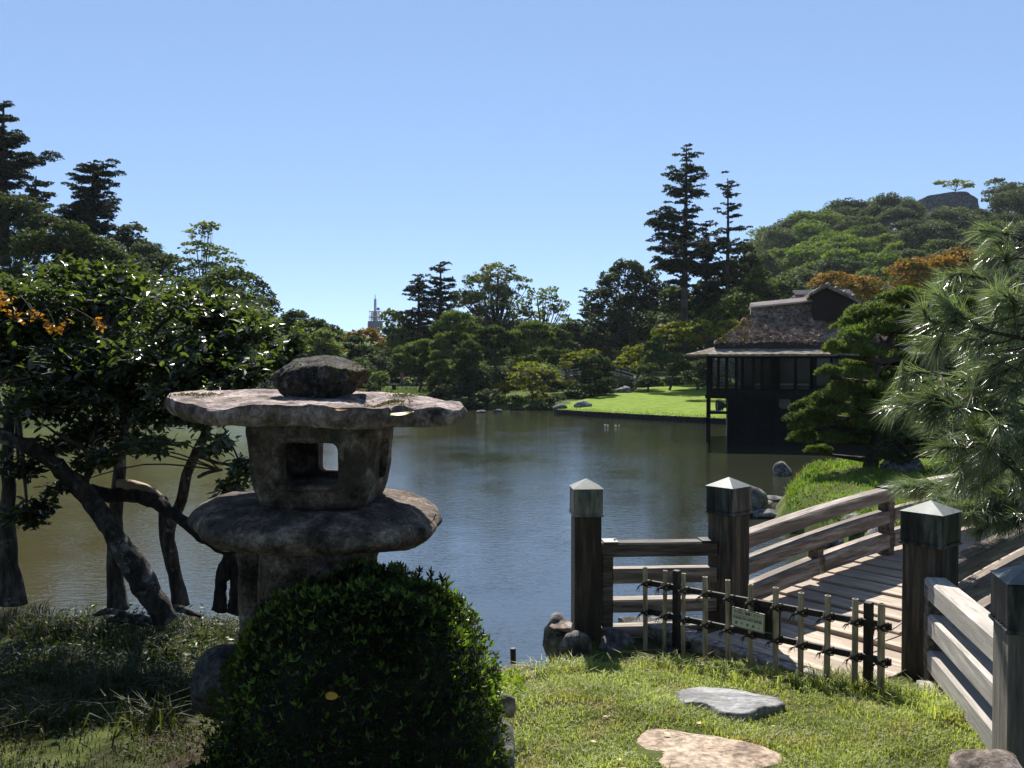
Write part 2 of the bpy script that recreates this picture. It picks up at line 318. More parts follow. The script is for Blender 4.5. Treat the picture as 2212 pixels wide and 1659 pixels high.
# ------------------------------------------------------------------ stepping stones (needed before the grass)
def stone_outline(pts_px, z, n=64, seed=1, rough=.015):
    q = []
    for (x, y) in pts_px: r = ray(x, y); tt = (z - CAMZ) / r[2]; q.append((r[0] * tt, r[1] * tt))
    q = np.array(q); c = q.mean(0); cl = curve(np.c_[np.vstack((q, q[:1])), np.zeros(len(q) + 1)], n + 1)[:-1, :2]
    cl = cl + rough * fbm(np.c_[cl * 9, np.zeros(n)], seed, 3)[:, None] * (cl - c) / np.linalg.norm(cl - c, axis=1)[:, None]
    return cl, c
def flat_stone(name, pts_px, z, th, mat, label, seed, relief=.006, cat='stepping stone', group=None):
    cl, c = stone_outline(pts_px, z, 72, seed); n = len(cl); rings = []
    for k, f in enumerate(np.linspace(0, 1, 16)):
        r = c + (cl - c) * f; zz = z + .13 * (c[1] - r[:, 1]) + relief * fbm(np.c_[r * 5, r[:, :1] * 0], seed + 3, 5) - .012 * f ** 8
        zz = zz + (np.floor(3 * (noise(np.c_[r[:, :1] * 2, r[:, 1:] * 5, r[:, :1] * 0], seed + 6) + 1)) * relief * .9)
        rings.append(np.c_[r, zz])
    rings.append(np.c_[c + (cl - c) * 1.012, rings[-1][:, 2] - th * .3]); rings.append(np.c_[cl, z + .13 * (c[1] - cl[:, 1]) - th])
    G = np.array(rings); G = np.concatenate((G, G[:, :1]), 1)
    o = MB().grid(G).obj(name, mat, smooth=True); tag(o, label, cat, group); return cl
stones = []
stones.append(flat_stone('stepping_stone', [(1452, 1492), (1500, 1478), (1560, 1478), (1620, 1488), (1668, 1500), (1698, 1522), (1660, 1545), (1612, 1566), (1560, 1560), (1525, 1538), (1478, 1530), (1468, 1512)], 1.82, .12, mSlate, 'grey cracked slate stepping stone set in the grass before the bamboo barrier', 11, .007))
stones.append(flat_stone('stepping_stone', [(1368, 1590), (1405, 1562), (1460, 1560), (1530, 1575), (1600, 1592), (1660, 1618), (1690, 1642), (1660, 1690), (1560, 1700), (1460, 1680), (1395, 1640)], 1.893, .12, mStep, 'broad tan stepping stone with a yellow leaf on it, second from the barrier', 12, .003))
stones.append(flat_stone('stepping_stone', [(1290, 1665), (1315, 1650), (1350, 1648), (1390, 1660), (1400, 1700), (1320, 1730), (1280, 1700)], 1.95, .12, mStep, 'tan stepping stone cut off by the bottom of the photo', 13, .003))
flat_stone('stone_step', [(1405, 1400), (1440, 1388), (1560, 1386), (1600, 1398), (1660, 1440), (1735, 1468), (1770, 1500), (1690, 1500), (1600, 1490), (1540, 1462), (1430, 1440)], 1.665, .25, mStep, 'low tan stone step in shade behind the bamboo stakes', 14, .004, 'stone step')
def inside(poly, x, y):
    r = np.zeros(len(x), bool); n = len(poly); j = n - 1
    for i in range(n):
        a, b = poly[i], poly[j]
        r ^= ((a[1] > y) != (b[1] > y)) & (x < (b[0] - a[0]) * (y - a[1]) / (b[1] - a[1] + 1e-12) + a[0]); j = i
    return r
# ------------------------------------------------------------------ grass
def blades(name, pts, h, w, mat, lean=.5, rng=R):
    n = len(pts); h = h * rng.uniform(.45, 1.25, n); a = rng.uniform(0, 2 * math.pi, n); d = np.stack((np.cos(a), np.sin(a), np.zeros(n)), 1); s = np.stack((-np.sin(a), np.cos(a), np.zeros(n)), 1)
    L = lean * rng.uniform(.2, 1.3, n); w = (w * rng.uniform(.6, 1.3, n))[:, None]
    b = pts; mid = b + d * (h * L * .35)[:, None] + np.array((0, 0, 1)) * (h * .6)[:, None]; tip = b + d * (h * L)[:, None] + np.array((0, 0, 1)) * (h * (1 - .25 * L))[:, None]
    V = np.stack((b - s * w, b + s * w, mid + s * w * .8, mid - s * w * .8, tip), 1).reshape(-1, 3); i = np.arange(n)[:, None] * 5
    return tag(link(name, mesh_np(name, V, [i + [0, 1, 2, 3], i + [3, 2, 4]]), mat), kind='stuff')
def scatter(n, x0, x1, y0, y1, dens=None, rng=R):
    x = rng.uniform(x0, x1, n); y = rng.uniform(y0, y1, n); k = np.ones(n, bool)
    if dens is not None: k = rng.uniform(0, 1, n) < dens(x, y)
    return x[k], y[k]
def off_stones(x, y):
    k = np.ones(len(x), bool)
    for s_ in stones: k &= ~inside(s_, x, y)
    return k
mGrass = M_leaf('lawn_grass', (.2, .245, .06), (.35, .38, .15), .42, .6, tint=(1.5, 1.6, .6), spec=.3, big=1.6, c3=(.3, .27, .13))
mGrassSh = M_leaf('shade_toned_grass', (.022, .03, .011), (.055, .065, .024), .35, .6, tint=(1.6, 1.7, .5), spec=.3, big=2.5, c3=(.07, .058, .035))  # darker copy of the lawn grass; the bank's shade is put into its colour
mGrassMid = M_leaf('bank_grass', (.12, .2, .02), (.22, .32, .05), .35, .6, tint=(1.2, 1.3, .5), spec=.2, big=.9, c3=(.24, .24, .07))
def dn(x, y):
    d = np.where(y < shore_near(x) - .02, 1., 0)
    bx = (x > 1.15) & (y > 6.45 - .95 * x + .0) ; d[bx] = 0         # bridge threshold and steps
    d[(x > .25) & (y > 5.05) & (y > 5.1 + .25 * x)] = 0
    d[(x > .2) & (y > 5.6 - .0 * x)] = 0
    return d * (.35 + .65 * (noise(np.stack((x * 5, y * 5, x * 0), -1), 31) > -.45)) * np.clip(1.1 * (7.2 - y) / 3.5, .4, 1)
x, y = scatter(120000, -.55, 3.3, 2.75, 5.6, dn); k = off_stones(x, y); x, y = x[k], y[k]
blades('grass', np.stack((x, y, H_near(x, y) - .004), -1), np.where(noise(np.stack((x * 3, y * 3, x * 0), -1), 5) > .35, .05, .03), .0026, mGrass, .9)
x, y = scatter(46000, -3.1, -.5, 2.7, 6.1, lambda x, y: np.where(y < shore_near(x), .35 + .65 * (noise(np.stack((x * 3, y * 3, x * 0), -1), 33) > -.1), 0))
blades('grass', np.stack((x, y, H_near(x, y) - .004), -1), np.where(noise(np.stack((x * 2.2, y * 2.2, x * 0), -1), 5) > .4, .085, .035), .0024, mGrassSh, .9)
# taller tufts along the water's edge and around stones
def tufts(name, spots, n, h, w, rad, mat, Hf=H_near):
    P_ = []
    for (x, y, s_) in spots:
        a = R.normal(size=(int(n * s_), 2)) * rad * s_; P_.append(np.c_[x + a[:, 0], y + a[:, 1]])
    P_ = np.vstack(P_); z = Hf(P_[:, 0], P_[:, 1]); k = z > .15
    return blades(name, np.c_[P_, z - .01][k], h, w, mat, 1.1)
def G(x, y, z): r = ray(x, y); t_ = (z - CAMZ) / r[2]; return (r[0] * t_, r[1] * t_)
sp1 = [(*G(x, y, 1.72), s_) for x, y, s_ in [(1190, 1440, 1), (1230, 1432, 1.), (1265, 1440, .8), (1400, 1425, 1.1), (1450, 1420, 1), (1480, 1430, 1), (1560, 1452, 1), (1612, 1462, 1.1), (1680, 1480, .8), (1760, 1500, .8), (1800, 1480, 1), (1830, 1475, 1.3), (1850, 1500, 1.2), (1960, 1540, 1), (2010, 1580, 1), (2060, 1610, .9), (1140, 1452, .8), (1100, 1470, .8), (1900, 1505, 1), (1990, 1530, 1.2)]]
tufts('grass', sp1, 130, .095, .003, .07, mGrass)
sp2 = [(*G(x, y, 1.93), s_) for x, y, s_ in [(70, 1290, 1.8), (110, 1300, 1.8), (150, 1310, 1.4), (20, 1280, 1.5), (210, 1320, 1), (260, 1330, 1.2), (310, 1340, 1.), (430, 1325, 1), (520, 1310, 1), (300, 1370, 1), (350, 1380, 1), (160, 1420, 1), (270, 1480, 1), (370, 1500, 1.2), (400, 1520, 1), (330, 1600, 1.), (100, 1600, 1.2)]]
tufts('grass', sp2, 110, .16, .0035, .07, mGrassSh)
x, y = scatter(42000, 5.4, 13, 9, 22.5, lambda x, y: np.where((H_mid(x, y) > .35), .55 + .45 * (noise(np.stack((x * 2, y * 2, x * 0), -1), 3) > 0), 0))
blades('grass', np.stack((x, y, H_mid(x, y) - .01), -1), np.where(noise(np.stack((x, y, x * 0), -1), 5) > .1, .2, .09), .011, mGrassMid, .8)
x, y = scatter(26000, 3.2, 16, 46, 66, lambda x, y: np.where(lawn_in(x, y) & (y < shore_far(x) + 4), 1, 0) * np.exp(-(y - shore_far(x) + .35) * .9))
blades('grass', np.stack((x, y, .35 + .034 * (y - shore_far(x) + .35)), -1), .09, .02, mGrassMid, .6)
def onground(x, y, Hf, d0=6., d1=140.):
    r = ray(x, y); d = np.linspace(d0, d1, 1400); z = CAMZ + r[2] * d / r[1]; h = np.maximum(Hf(r[0] * d / r[1], d), 0.); k = int(np.argmax(z < h)) if (z < h).any() else -1
    return np.array((r[0] * d[k] / r[1], d[k], h[k]))
# ------------------------------------------------------------------ rocks
def rock(name, loc, size, seed, mat, label=None, sub=3, facets=9, rough=.12, rz=0, cat='rock', group=None, tilt=(0, 0), parent=None, fine=.0):
    bm = bmesh.new(); bmesh.ops.create_icosphere(bm, subdivisions=sub, radius=1); me = bpy.data.meshes.new(name); bm.to_mesh(me); bm.free()
    n = len(me.vertices); V = np.empty(n * 3); me.vertices.foreach_get('co', V); V = V.reshape(-1, 3); g = np.random.default_rng(seed)
    for k in range(facets):
        d = rvec(1, g)[0]; h = g.uniform(.55, .9); s_ = V @ d; V = V - np.outer(np.clip(s_ - h, 0, 9) * .92, d)
    V = V * (1 + rough * fbm(V * 1.6 + seed, seed, 4)[:, None])
    if fine: V = V * (1 + fine * fbm(V * 9 + seed, seed + 5, 3)[:, None])
    V = V * np.asarray(size); me.vertices.foreach_set('co', V.ravel()); me.polygons.foreach_set('use_smooth', np.ones(len(me.polygons), bool)); me.update()
    o = link(name, me, mat, parent, loc); o.rotation_euler = (tilt[0], tilt[1], rz)
    if label: tag(o, label, cat, group)
    return o
def Pp(x, y, d): return tuple(P(x, y, d))
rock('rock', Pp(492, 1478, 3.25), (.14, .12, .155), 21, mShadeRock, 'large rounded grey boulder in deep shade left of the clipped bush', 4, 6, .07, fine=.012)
rock('rock', Pp(1040, 1590, 2.98), (.10, .22, .10), 22, mRock, 'dark slanting wedge of rock below the right side of the clipped bush', 4, 12, .1, .5, tilt=(.1, .45), fine=.01)
rock('rock', Pp(1092, 1528, 3.55), (.06, .06, .06), 23, mRockWarm, 'small jagged pinkish rock behind the yellow-green seedling shrub', 3, 12, .15)
rock('rock', Pp(1120, 1462, 4.9), (.15, .12, .06), 24, mRockWarm, 'low rounded pinkish stone at the water by the stake', 3, 5, .08)
rock('rock', Pp(2145, 1668, 2.85), (.13, .12, .07), 25, mRockWarm, 'speckled brownish stone at the foot of the nearest bridge post', 4, 5, .1, fine=.015)
for i, (x, y, d, s_, mt_, lb) in enumerate([
    (1212, 1395, 5.65, (.12, .14, .2), mRock, 'tall rugged dark rock at the corner of the bank left of the first post'),
    (1214, 1352, 5.6, (.10, .1, .028), mRockWarm, 'pink quartz-veined flat stone lying on top of the bank corner rock'),
    (1330, 1392, 5.75, (.22, .16, .1), mRock, 'dark block of stone under the foot of the first post'),
    (1245, 1410, 5.5, (.1, .12, .14), mRock, 'dark lower rock leaning on the bank corner rock'),
    (1400, 1360, 6.15, (.35, .2, .12), mRock, 'long dark foundation stone under the low side railing')]):
    rock('rock', Pp(x, y, d), s_, 40 + i, mt_, lb, 3, 10, .16, i * .7, fine=.02)
for i, (x, y, d, s_, lb) in enumerate([
    (1598, 1075, 20, (.8, .6, .55), 'big dark flat-topped boulder at the water beyond the second post'), (1690, 1008, 21.5, (.42, .3, .34), 'pointed dark rock standing at the tip of the far grassy bank'),
    (1640, 1084, 18.8, (.36, .4, .2), 'brownish lumpy rock among grass above the far waterline'), (1655, 1108, 18, (.42, .3, .14), 'smooth dark stone low at the waterline of the far grassy bank'),
    (1672, 1075, 19.2, (.25, .3, .1), 'small flat slab resting between rocks on the far grassy bank'), (1720, 1120, 16.8, (.35, .4, .16), 'low brown stone where the far bank meets the bridge railing'),
    (1800, 1165, 14.8, (.4, .3, .18), 'dark stone seen between the rails of the near bridge railing'), (1850, 1128, 15.2, (.35, .3, .22), 'dark stone under the far bank beside the first tall baluster'),
    (1905, 1150, 13.5, (.5, .3, .25), 'dark stone close under the bridge on the far bank'), (1950, 1000, 19.5, (.5, .4, .3), 'shadowed stone beneath the clipped pine')]):
    q_ = onground(x, y + s_[2] * F / d * .6, H_mid, 9, 30); rock('rock', (q_[0], q_[1], q_[2] + s_[2] * .35), s_, 60 + i, mRockWarm if i in (2, 5) else mRock, lb, 3, 10, .15, i, fine=.015)

# stake in the water
sx = P(1108, 1447, 9.7); MB().tube([(sx[0], sx[1], -.4), (sx[0] + .005, sx[1], .06), (sx[0], sx[1], .26)], .033, 8).obj('mooring_stake', mBlackWood, smooth=False)
tag(bpy.data.objects['mooring_stake'], 'short dark wooden stake standing in the water left of the railing', 'stake')
# ------------------------------------------------------------------ wooden bridge
TH = math.radians(50); ub = np.array((math.sin(TH), math.cos(TH))); vb = np.array((math.cos(TH), -math.sin(TH)))
O2 = np.array((1.515, 5.93)); RZ = math.pi / 2 - TH; WID = 1.37; DZ = 1.73; BL = 6.2
def arch(x): return .15 * (1 - ((x - BL / 2) / (BL / 2)) ** 2)
bridge = thing('arched_bridge', 'arched weathered timber footbridge with three-rail sides and square capped posts', 'bridge', (O2[0], O2[1], DZ), RZ)
def post(parent, x, y, w, z0, z1, rz=0, dark=True, capdark=True, label=None):
    bo = MB().box((0, 0, (z0 + z1) / 2), (w, w, z1 - z0)).obj('post', mWoodPost if dark else mWoodPaleV, parent, bevel=.006)
    bo.location = (x, y, 0); bo.rotation_euler = (0, 0, rz)
    if label: bo['label'] = label
    c = w + .016; k = MB(); k.box((0, 0, z1 - .1), (c, c, .19)); k.box((0, 0, z1 - .185), (c + .012, c + .012, .016))
    for s_ in (-1, 1):
        for q in np.linspace(-.4, .4, 6):
            k.box((q * w, s_ * (c / 2 + .004), z1 - .17), (.008, .008, .008)); k.box((s_ * (c / 2 + .004), q * w, z1 - .17), (.008, .008, .008))
    k.obj('cap', mCapDk if capdark else mCap, bo, bevel=.003)
    h = (c + .008) / 2; z = z1 - .003
    MB().add([(-h, -h, z), (h, -h, z), (h, h, z), (-h, h, z), (0, 0, z + .062)], [(0, 3, 2, 1)], [(0, 1, 4), (1, 2, 4), (2, 3, 4), (3, 0, 4)]).obj('cap_roof', mCapTop, bo)
    return bo
PT = 2.665 - DZ
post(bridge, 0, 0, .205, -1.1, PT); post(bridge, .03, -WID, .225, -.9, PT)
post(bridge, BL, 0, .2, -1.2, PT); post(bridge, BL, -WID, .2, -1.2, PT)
def rail(parent, x0, x1, y, z, w, h, mat, fz=lambda x: x * 0, n=14, name='rail', chamfer=.012):
    x = np.linspace(x0, x1, n); zc = z + fz(x); a, b, c = w / 2, h / 2, chamfer
    prof = [(-a, -b), (a, -b), (a, b - c), (a - c, b), (-a + c, b), (-a, b - c)]
    V = np.array([[(xi, y + q[0], zi + q[1]) for q in prof] for xi, zi in zip(x, zc)]); m = MB(); k = len(prof); V2 = V.reshape(-1, 3)
    i = np.arange(n - 1)[:, None] * k; j = np.arange(k)[None]; q = np.stack((i + j, i + k + j, i + k + (j + 1) % k, i + (j + 1) % k), -1).reshape(-1, 4)
    m.add(V2, q); m.q.append(np.array([[0, 1, 2, 5], [2, 3, 4, 5], [(n - 1) * k + s_ for s_ in (5, 2, 1, 0)], [(n - 1) * k + s_ for s_ in (5, 4, 3, 2)]])); 
    return m.obj(name, mat, parent)
for yy in (0, -WID):
    for k, (z, w, h) in enumerate(((.515, .12, .10), (.325, .115, .10), (.12, .12, .12))):
        seg = [(.09, 2.28), (2.28, 4.3), (4.3, BL - .1)] if k == 0 else [(.09, 1.10), (1.18, 2.23), (2.33, 3.35), (3.43, 4.25), (4.35, BL - .1)]
        if k == 1: seg = [(.09, 2.23), (2.33, 4.25), (4.35, BL - .1)]
        for a, b in seg: rail(bridge, a, b, yy, z, w, h, mWoodH, arch)
    for xb in (2.28, 4.3): MB().box((xb, yy, .17 + arch(xb)), (.1, .105, .70)).obj('baluster', mWoodDk, bridge, bevel=.006)
    for xb in (1.14, 3.39, 5.2): MB().box((xb, yy, .2 + arch(xb)), (.09, .085, .16)).obj('baluster', mWoodDk, bridge, bevel=.004)
    for xb in (2.28,): MB().box((xb, yy, .572 + arch(xb)), (.12, .13, .012)).obj('bracket', mCapDk, bridge)
    rail(bridge, -.05, BL + .05, yy, -.13, .2, .2, mWoodDk, arch, 18, 'beam')
xp = -.42; k = 0
while xp < BL + .2:
    w = R.uniform(.2, .27); z = -.015 + arch(min(max(xp, 0), BL)) + R.uniform(-.004, .004)
    a0, a1 = R.uniform(-.004, .004, 2)
    o = MB().box((0, 0, 0), (w - .009, WID + (.02 if xp < .1 else .18) + R.uniform(-.03, .03), .05)).obj('plank', mDeck, bridge, bevel=.004)
    if xp < .1: o.scale = (1, .82, 1)
    o.location = (xp + w / 2, -WID / 2 + R.uniform(-.01, .01), z - .02); o.rotation_euler = (R.uniform(-.004, .004), 0, R.uniform(-.004, .004)); xp += w
# rope lying along the deck (pale line)
rp = curve([(.1, -.95, .02), (.9, -.93, .02), (1.8, -.86, .02), (2.6, -.84, .02), (3.4, -.8, .02)], 60); rp[:, 2] = .020 + arch(np.clip(rp[:, 0], 0, BL)); rp[:, 1] += .006 * noise(np.c_[rp[:, 0] * 8, rp[:, :1] * 0 + 1, rp[:, :1] * 0][:, :3], 4)
ropeM = M_surf('pale_cord', [(.3, (.35, .32, .28)), (.7, (.55, .52, .48))], 30, bs=.3)
o = MB().tube(rp, .006, 6).obj('cord', ropeM, smooth=True); o.location = (O2[0], O2[1], DZ); o.rotation_euler = (0, 0, RZ)
tag(o, 'thin pale cord lying lengthwise on the bridge deck', 'cord')

# wing railing left: first post to bridge post
A1 = np.array((.512, 5.86)); A2 = O2.copy(); L = np.linalg.norm(A2 - A1); rz = math.atan2(*(A2 - A1)[::-1])
wa = thing('side_railing', 'short dark three-rail railing over the water between the first post and the bridge', 'railing', (A1[0], A1[1], DZ), rz)
post(wa, 0, 0, .185, -.15, 2.665 - DZ, capdark=False)
MB().box((.145, 0, .2), (.075, .09, .6)).obj('baluster', mWoodDk, wa, bevel=.005)
for z, a, w, h in ((.505, .10, .125, .095), (.32, .18, .12, .095), (.115, .18, .12, .085), (-.07, .1, .12, .08)): rail(wa, a, L - .1, 0, z, w, h, mWoodDk if z > .4 else mWoodH, n=5)
MB().box((.165, 0, .558), (.1, .13, .008)).box((.2, 0, .566), (.012, .012, .012)).obj('bracket', mCapTop, wa)
MB().box((L - .155, 0, .558), (.1, .13, .008)).obj('bracket', mCapDk, wa)
# wing railing right: bridge post to nearest post
B1 = O2 + ub * .03 + vb * WID; B2 = np.array((2.0, 3.27)); L = np.linalg.norm(B2 - B1); rz = math.atan2(*(B2 - B1)[::-1])
wb = thing('side_railing', 'pale sunlit three-rail railing running from the bridge post to the nearest post', 'railing', (B1[0], B1[1], DZ), rz)
sl = lambda x: .085 * x / L
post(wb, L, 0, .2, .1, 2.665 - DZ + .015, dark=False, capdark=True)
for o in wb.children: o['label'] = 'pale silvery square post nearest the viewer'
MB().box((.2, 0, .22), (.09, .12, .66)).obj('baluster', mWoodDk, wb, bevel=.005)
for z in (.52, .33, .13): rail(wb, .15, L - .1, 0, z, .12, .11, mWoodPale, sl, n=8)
# stone kerb under the threshold and the right wing
def kerb(p, q, w, h, z, name, label, n):
    p, q = np.array(p, float), np.array(q, float); Lk = np.linalg.norm(q - p); rzz = math.atan2(*(q - p)[::-1]); root = thing(name, label, 'kerb', (p[0], p[1], z), rzz); x0 = 0
    for i in range(n):
        l = Lk / n * R.uniform(.9, 1.1) if i < n - 1 else Lk - x0
        g = MB().box((0, 0, 0), (l - .008, w, h)).obj('kerb_stone', mCurb, root, bevel=.012, seg=2); g.location = (x0 + l / 2, R.uniform(-.006, .006), -h / 2 + R.uniform(-.004, .004)); x0 += l
    return root
c0 = O2 - ub * .42
kerb(c0 + vb * -.35, c0 + vb * 1.42, .17, .2, 1.715, 'threshold_kerb', 'speckled stone kerb at the foot of the bridge deck', 3)
kerb(B1 + np.array((-.13, -.28)), B2 + np.array((-.14, -.3)), .16, .25, 1.78, 'side_kerb', 'narrow brown stone kerb under the pale sunlit railing', 3)

# ------------------------------------------------------------------ bamboo barrier
F0, F1 = np.array((.905, 5.58)), np.array((1.985, 4.505)); fd = (F1 - F0); fl = np.linalg.norm(fd); rz = math.atan2(fd[1], fd[0])
bar = thing('bamboo_barrier', 'low barrier of upright bamboo canes tied to two dark rails across the bridge entrance', 'barrier', (F0[0], F0[1], 1.665), rz)
def fz(s_): return .045 * s_ / fl
spx = [1403, 1444, 1485, 1533, 1583, 1631, 1686, 1740, 1797, 1857.5, 1914.5]
ss = []
for x in spx: q = (x - CX) / F; ss.append((F0[0] - q * F0[1]) / (q * fd[1] - fd[0]) * fl)
def cane(h, r, seed):
    g = np.random.default_rng(seed); m = MB(); zs = [0]; nd = sorted([h * g.uniform(.3, .42), h * g.uniform(.66, .78)])
    pts = []; rr = []
    for z in np.linspace(-.03, h, 26): pts.append((0, 0, z)); rr.append(r)
    pts = np.array(pts); rr = np.array(rr)
    for n_ in nd:
        pts = np.vstack((pts, [(0, 0, n_ - .006), (0, 0, n_ - .002), (0, 0, n_ + .002), (0, 0, n_ + .006)])); rr = np.append(rr, (r, r * 1.14, r * 1.14, r))
    o_ = np.argsort(pts[:, 2]); pts, rr = pts[o_], rr[o_]; m.tube(pts, rr, 12, cap=False)
    a = np.arange(13) / 12 * 2 * math.pi; c, s_ = np.cos(a), np.sin(a)
    top = np.stack([np.c_[c * q, s_ * q, np.full(13, z)] for q, z in ((r, h), (r * .72, h), (r * .7, h - .03), (.0001, h - .03))]); m.grid(top)
    return m, nd
for i, s_ in enumerate(ss):
    h = .515 + .04 * s_ / fl * .3 + R.uniform(-.008, .008); r = [.0155, .0135, .013, .016, .0155, .0155, .017, .0165, .017, .0165, .019][i]
    m, nd = cane(h, r, 100 + i); o = m.obj('bamboo_cane', mBamboo, bar, smooth=False); o.location = (s_, -.034, fz(s_)); o.rotation_euler = (R.uniform(-.01, .01), R.uniform(-.012, .012), R.uniform(0, 6))
    for zt in (.405, .215):
        m = MB(); g = np.random.default_rng(i * 7 + int(zt * 100)); z0 = zt + fz(s_)
        for q in range(4):
            a = np.linspace(0, 2 * math.pi, 13); m.tube(np.c_[s_ + np.cos(a) * .026, -.016 + np.sin(a) * .038, z0 + (np.cos(a) * .016) * (1 if q % 2 else -1) + (q - 1.5) * .004], .0032, 4, cap=False)
        m.tube([(s_ - .024, -.05, z0), (s_ - .012, -.062, z0 - .004), (s_, -.055, z0)], [.006, .008, .005], 5)
        for q in range(9):
            d = np.array((-.025 + g.uniform(-.02, .02), g.uniform(-.02, .005), -.045 * g.uniform(.6, 1.2))); b = np.array((s_ - .018, -.056, z0 - .004)); m.tube([b, b + d * .5 + (-.006, 0, .004), b + d], [.002, .0016, .0008], 3)
        m.obj('rope_tie', mRope, bar)
for z in (.405, .215):
    m = MB(); x = np.linspace(-.03, fl + .04, 4)
    for a, b in zip(x[:-1], x[1:]): m.box(((a + b) / 2, 0, z + fz((a + b) / 2)), (b - a + .0, .022, .036), Matrix.Rotation(-.045 / fl, 3, 'Y'))
    m = MB().box((fl / 2, 0, z + .0225), (fl + .07, .022, .036), Matrix.Rotation(-.045 / fl, 3, 'Y')); m.obj('rail', mBlackWood, bar, bevel=.002)
for x in (1455, 1872):
    q = (x - CX) / F; s_ = (F0[0] - q * F0[1]) / (q * fd[1] - fd[0]) * fl
    MB().box((s_ + .01, .03, .23 + fz(s_)), (.042, .042, .56)).obj('support_post', mBlackWood, bar, bevel=.003)
    MB().tube([(s_ + .01, .25, -.0), (s_ + .01, -.12, -.0)], .024, 10).obj('foot', mBlackWood if x < 1500 else mRock, bar)
MB().tube([(ss[9] + .035, .22, .015), (ss[9] - .02, -.08, .01)], .03, 10).obj('foot', mCurb, bar)
# the sign
q = (1630 - CX) / F; s_ = (F0[0] - q * F0[1]) / (q * fd[1] - fd[0]) * fl; sc = F0 + fd / fl * s_
sgn = thing('notice_sign', 'small pale green notice reading please do not enter on the bamboo barrier', 'sign', (sc[0], sc[1], 1.665 + .31 + fz(s_)), rz)
MB().box((.02, .012, .012), (.30, .018, .165)).obj('backboard', mBlackWood, sgn, bevel=.002)
tilt = bpy.data.objects.new('sign_plate', MB().box((0, 0, 0), (.215, .006, .115)).mesh('sign_plate')); C.objects.link(tilt); tilt.parent = sgn
mSign = M_surf('sign_face', [(.3, (.5, .51, .38)), (.7, (.58, .58, .45))], 8, rough=.5, bs=0); tilt.data.materials.append(mSign)
tilt.location = (0, -.062, .0); tilt.rotation_euler = (0, .02, 0)
mInk = M_surf('black_ink', [(.3, (.02, .022, .02)), (.7, (.03, .032, .03))], 3, bs=0, rough=.6)
m = MB()
for z in (-.054, .054): m.box((0, -.0036, z), (.213, .0012, .003))
for x in (-.1045, .1045): m.box((x, -.0036, 0), (.003, .0012, .105))
m.obj('border', mCapDk, tilt)
MB().box((0, -.0036, .0155), (.19, .0010, .0018)).obj('rule', mInk, tilt)
def text(body, size, x, z, bold=0, width=None):
    cu = bpy.data.curves.new('lettering', 'FONT'); cu.body = body; cu.size = size; cu.align_x = 'CENTER'; cu.align_y = 'CENTER'; cu.extrude = .0003; cu.offset = bold
    cu.materials.append(mInk); o = bpy.data.objects.new('lettering', cu); C.objects.link(o); o.parent = tilt; o.location = (x, -.0040, z); o.rotation_euler = (math.pi / 2, 0, 0)
    bpy.context.view_layer.update(); me = bpy.data.meshes.new_from_object(o.evaluated_get(bpy.context.evaluated_depsgraph_get())); me.name = 'lettering'; sx_ = width / max(o.dimensions.x, .001)
    q = bpy.data.objects.new('lettering', me); C.objects.link(q); q.parent = tilt; q.location = o.location; q.rotation_euler = o.rotation_euler; q.scale = (sx_, 1, 1); bpy.data.objects.remove(o)
    if not me.materials: me.materials.append(mInk)
    return q
text('立入はご遠慮ください', .0205, 0, .034, .0003, .182)
text('PLEASE DO NOT ENTER', .0195, 0, .0005, .0005, .185)
text('請　不　要　進　入', .0185, 0, -.032, 0, .165)

# ------------------------------------------------------------------ stone lantern
lan = thing('stone_lantern', 'squat rough granite lantern with a broad slab roof and a windowed light box', 'stone lantern', (P(700, 1200, 3.35)[0], 3.35, 1.95))
LX0, LY0, LZ0 = lan.location
def L_(x, y, d): p = P(x, y, d); return np.array((p[0] - LX0, p[1] - LY0, p[2] - LZ0))
def slab(outline, zt, zb, seed, n=150, kk=10, top=None, amp=.01, edge=.5, under=.75, fine=.0025, zfun=None):
    """closed slab: outline (x,y) local polygon, zt/zb mean heights"""
    q = np.array(outline, float); c = q.mean(0); cl = curve(np.c_[np.vstack((q, q[:1])), np.zeros(len(q) + 1)], n + 1)[:, :2]; cl[-1] = cl[0]
    rings = []
    def N(a, s_, f): return fbm(np.c_[a * f, a[:, :1] * 0 + s_], seed, 5)
    for f in np.linspace(0, 1, 26) ** .8:
        r = c + (cl - c) * f; z = zt + amp * N(r, 1.3, 5) + amp * N(r, 3.3, 13) - (zt - zb) * .22 * edge * (f ** 6)
        if zfun is not None: z = z + zfun(r)
        rings.append(np.c_[r, z])
    zt_ = rings[-1][:, 2]; jj = 1 + .02 * fbm(np.c_[cl * 12, cl[:, :1] * 0], seed + 4, 3)
    zlow = zb + (amp * 1.2) * N(cl, 7, 4) + (zfun(cl) * .5 if zfun is not None else 0)
    for f in np.linspace(.1, 1, 8):
        o_ = 1 + .02 * math.sin(f * math.pi) * edge * 2 + .006 * fbm(np.c_[cl * 25, cl[:, :1] * 0 + f * 3], seed + 9, 3); rings.append(np.c_[c + (cl - c) * (o_ * jj)[:, None] * (1 - .05 * f ** 3), zt_ + (zlow - zt_) * f])
    for f in np.linspace(.93, .0, 12):
        r = c + (cl - c) * f * jj[:, None]; rings.append(np.c_[r, zlow - (1 - f) * .03 * 0 + (1 - under) * -.03 * (1 - f) + .5 * amp * N(r, 9, 8)])
    return MB().grid(np.array(rings))
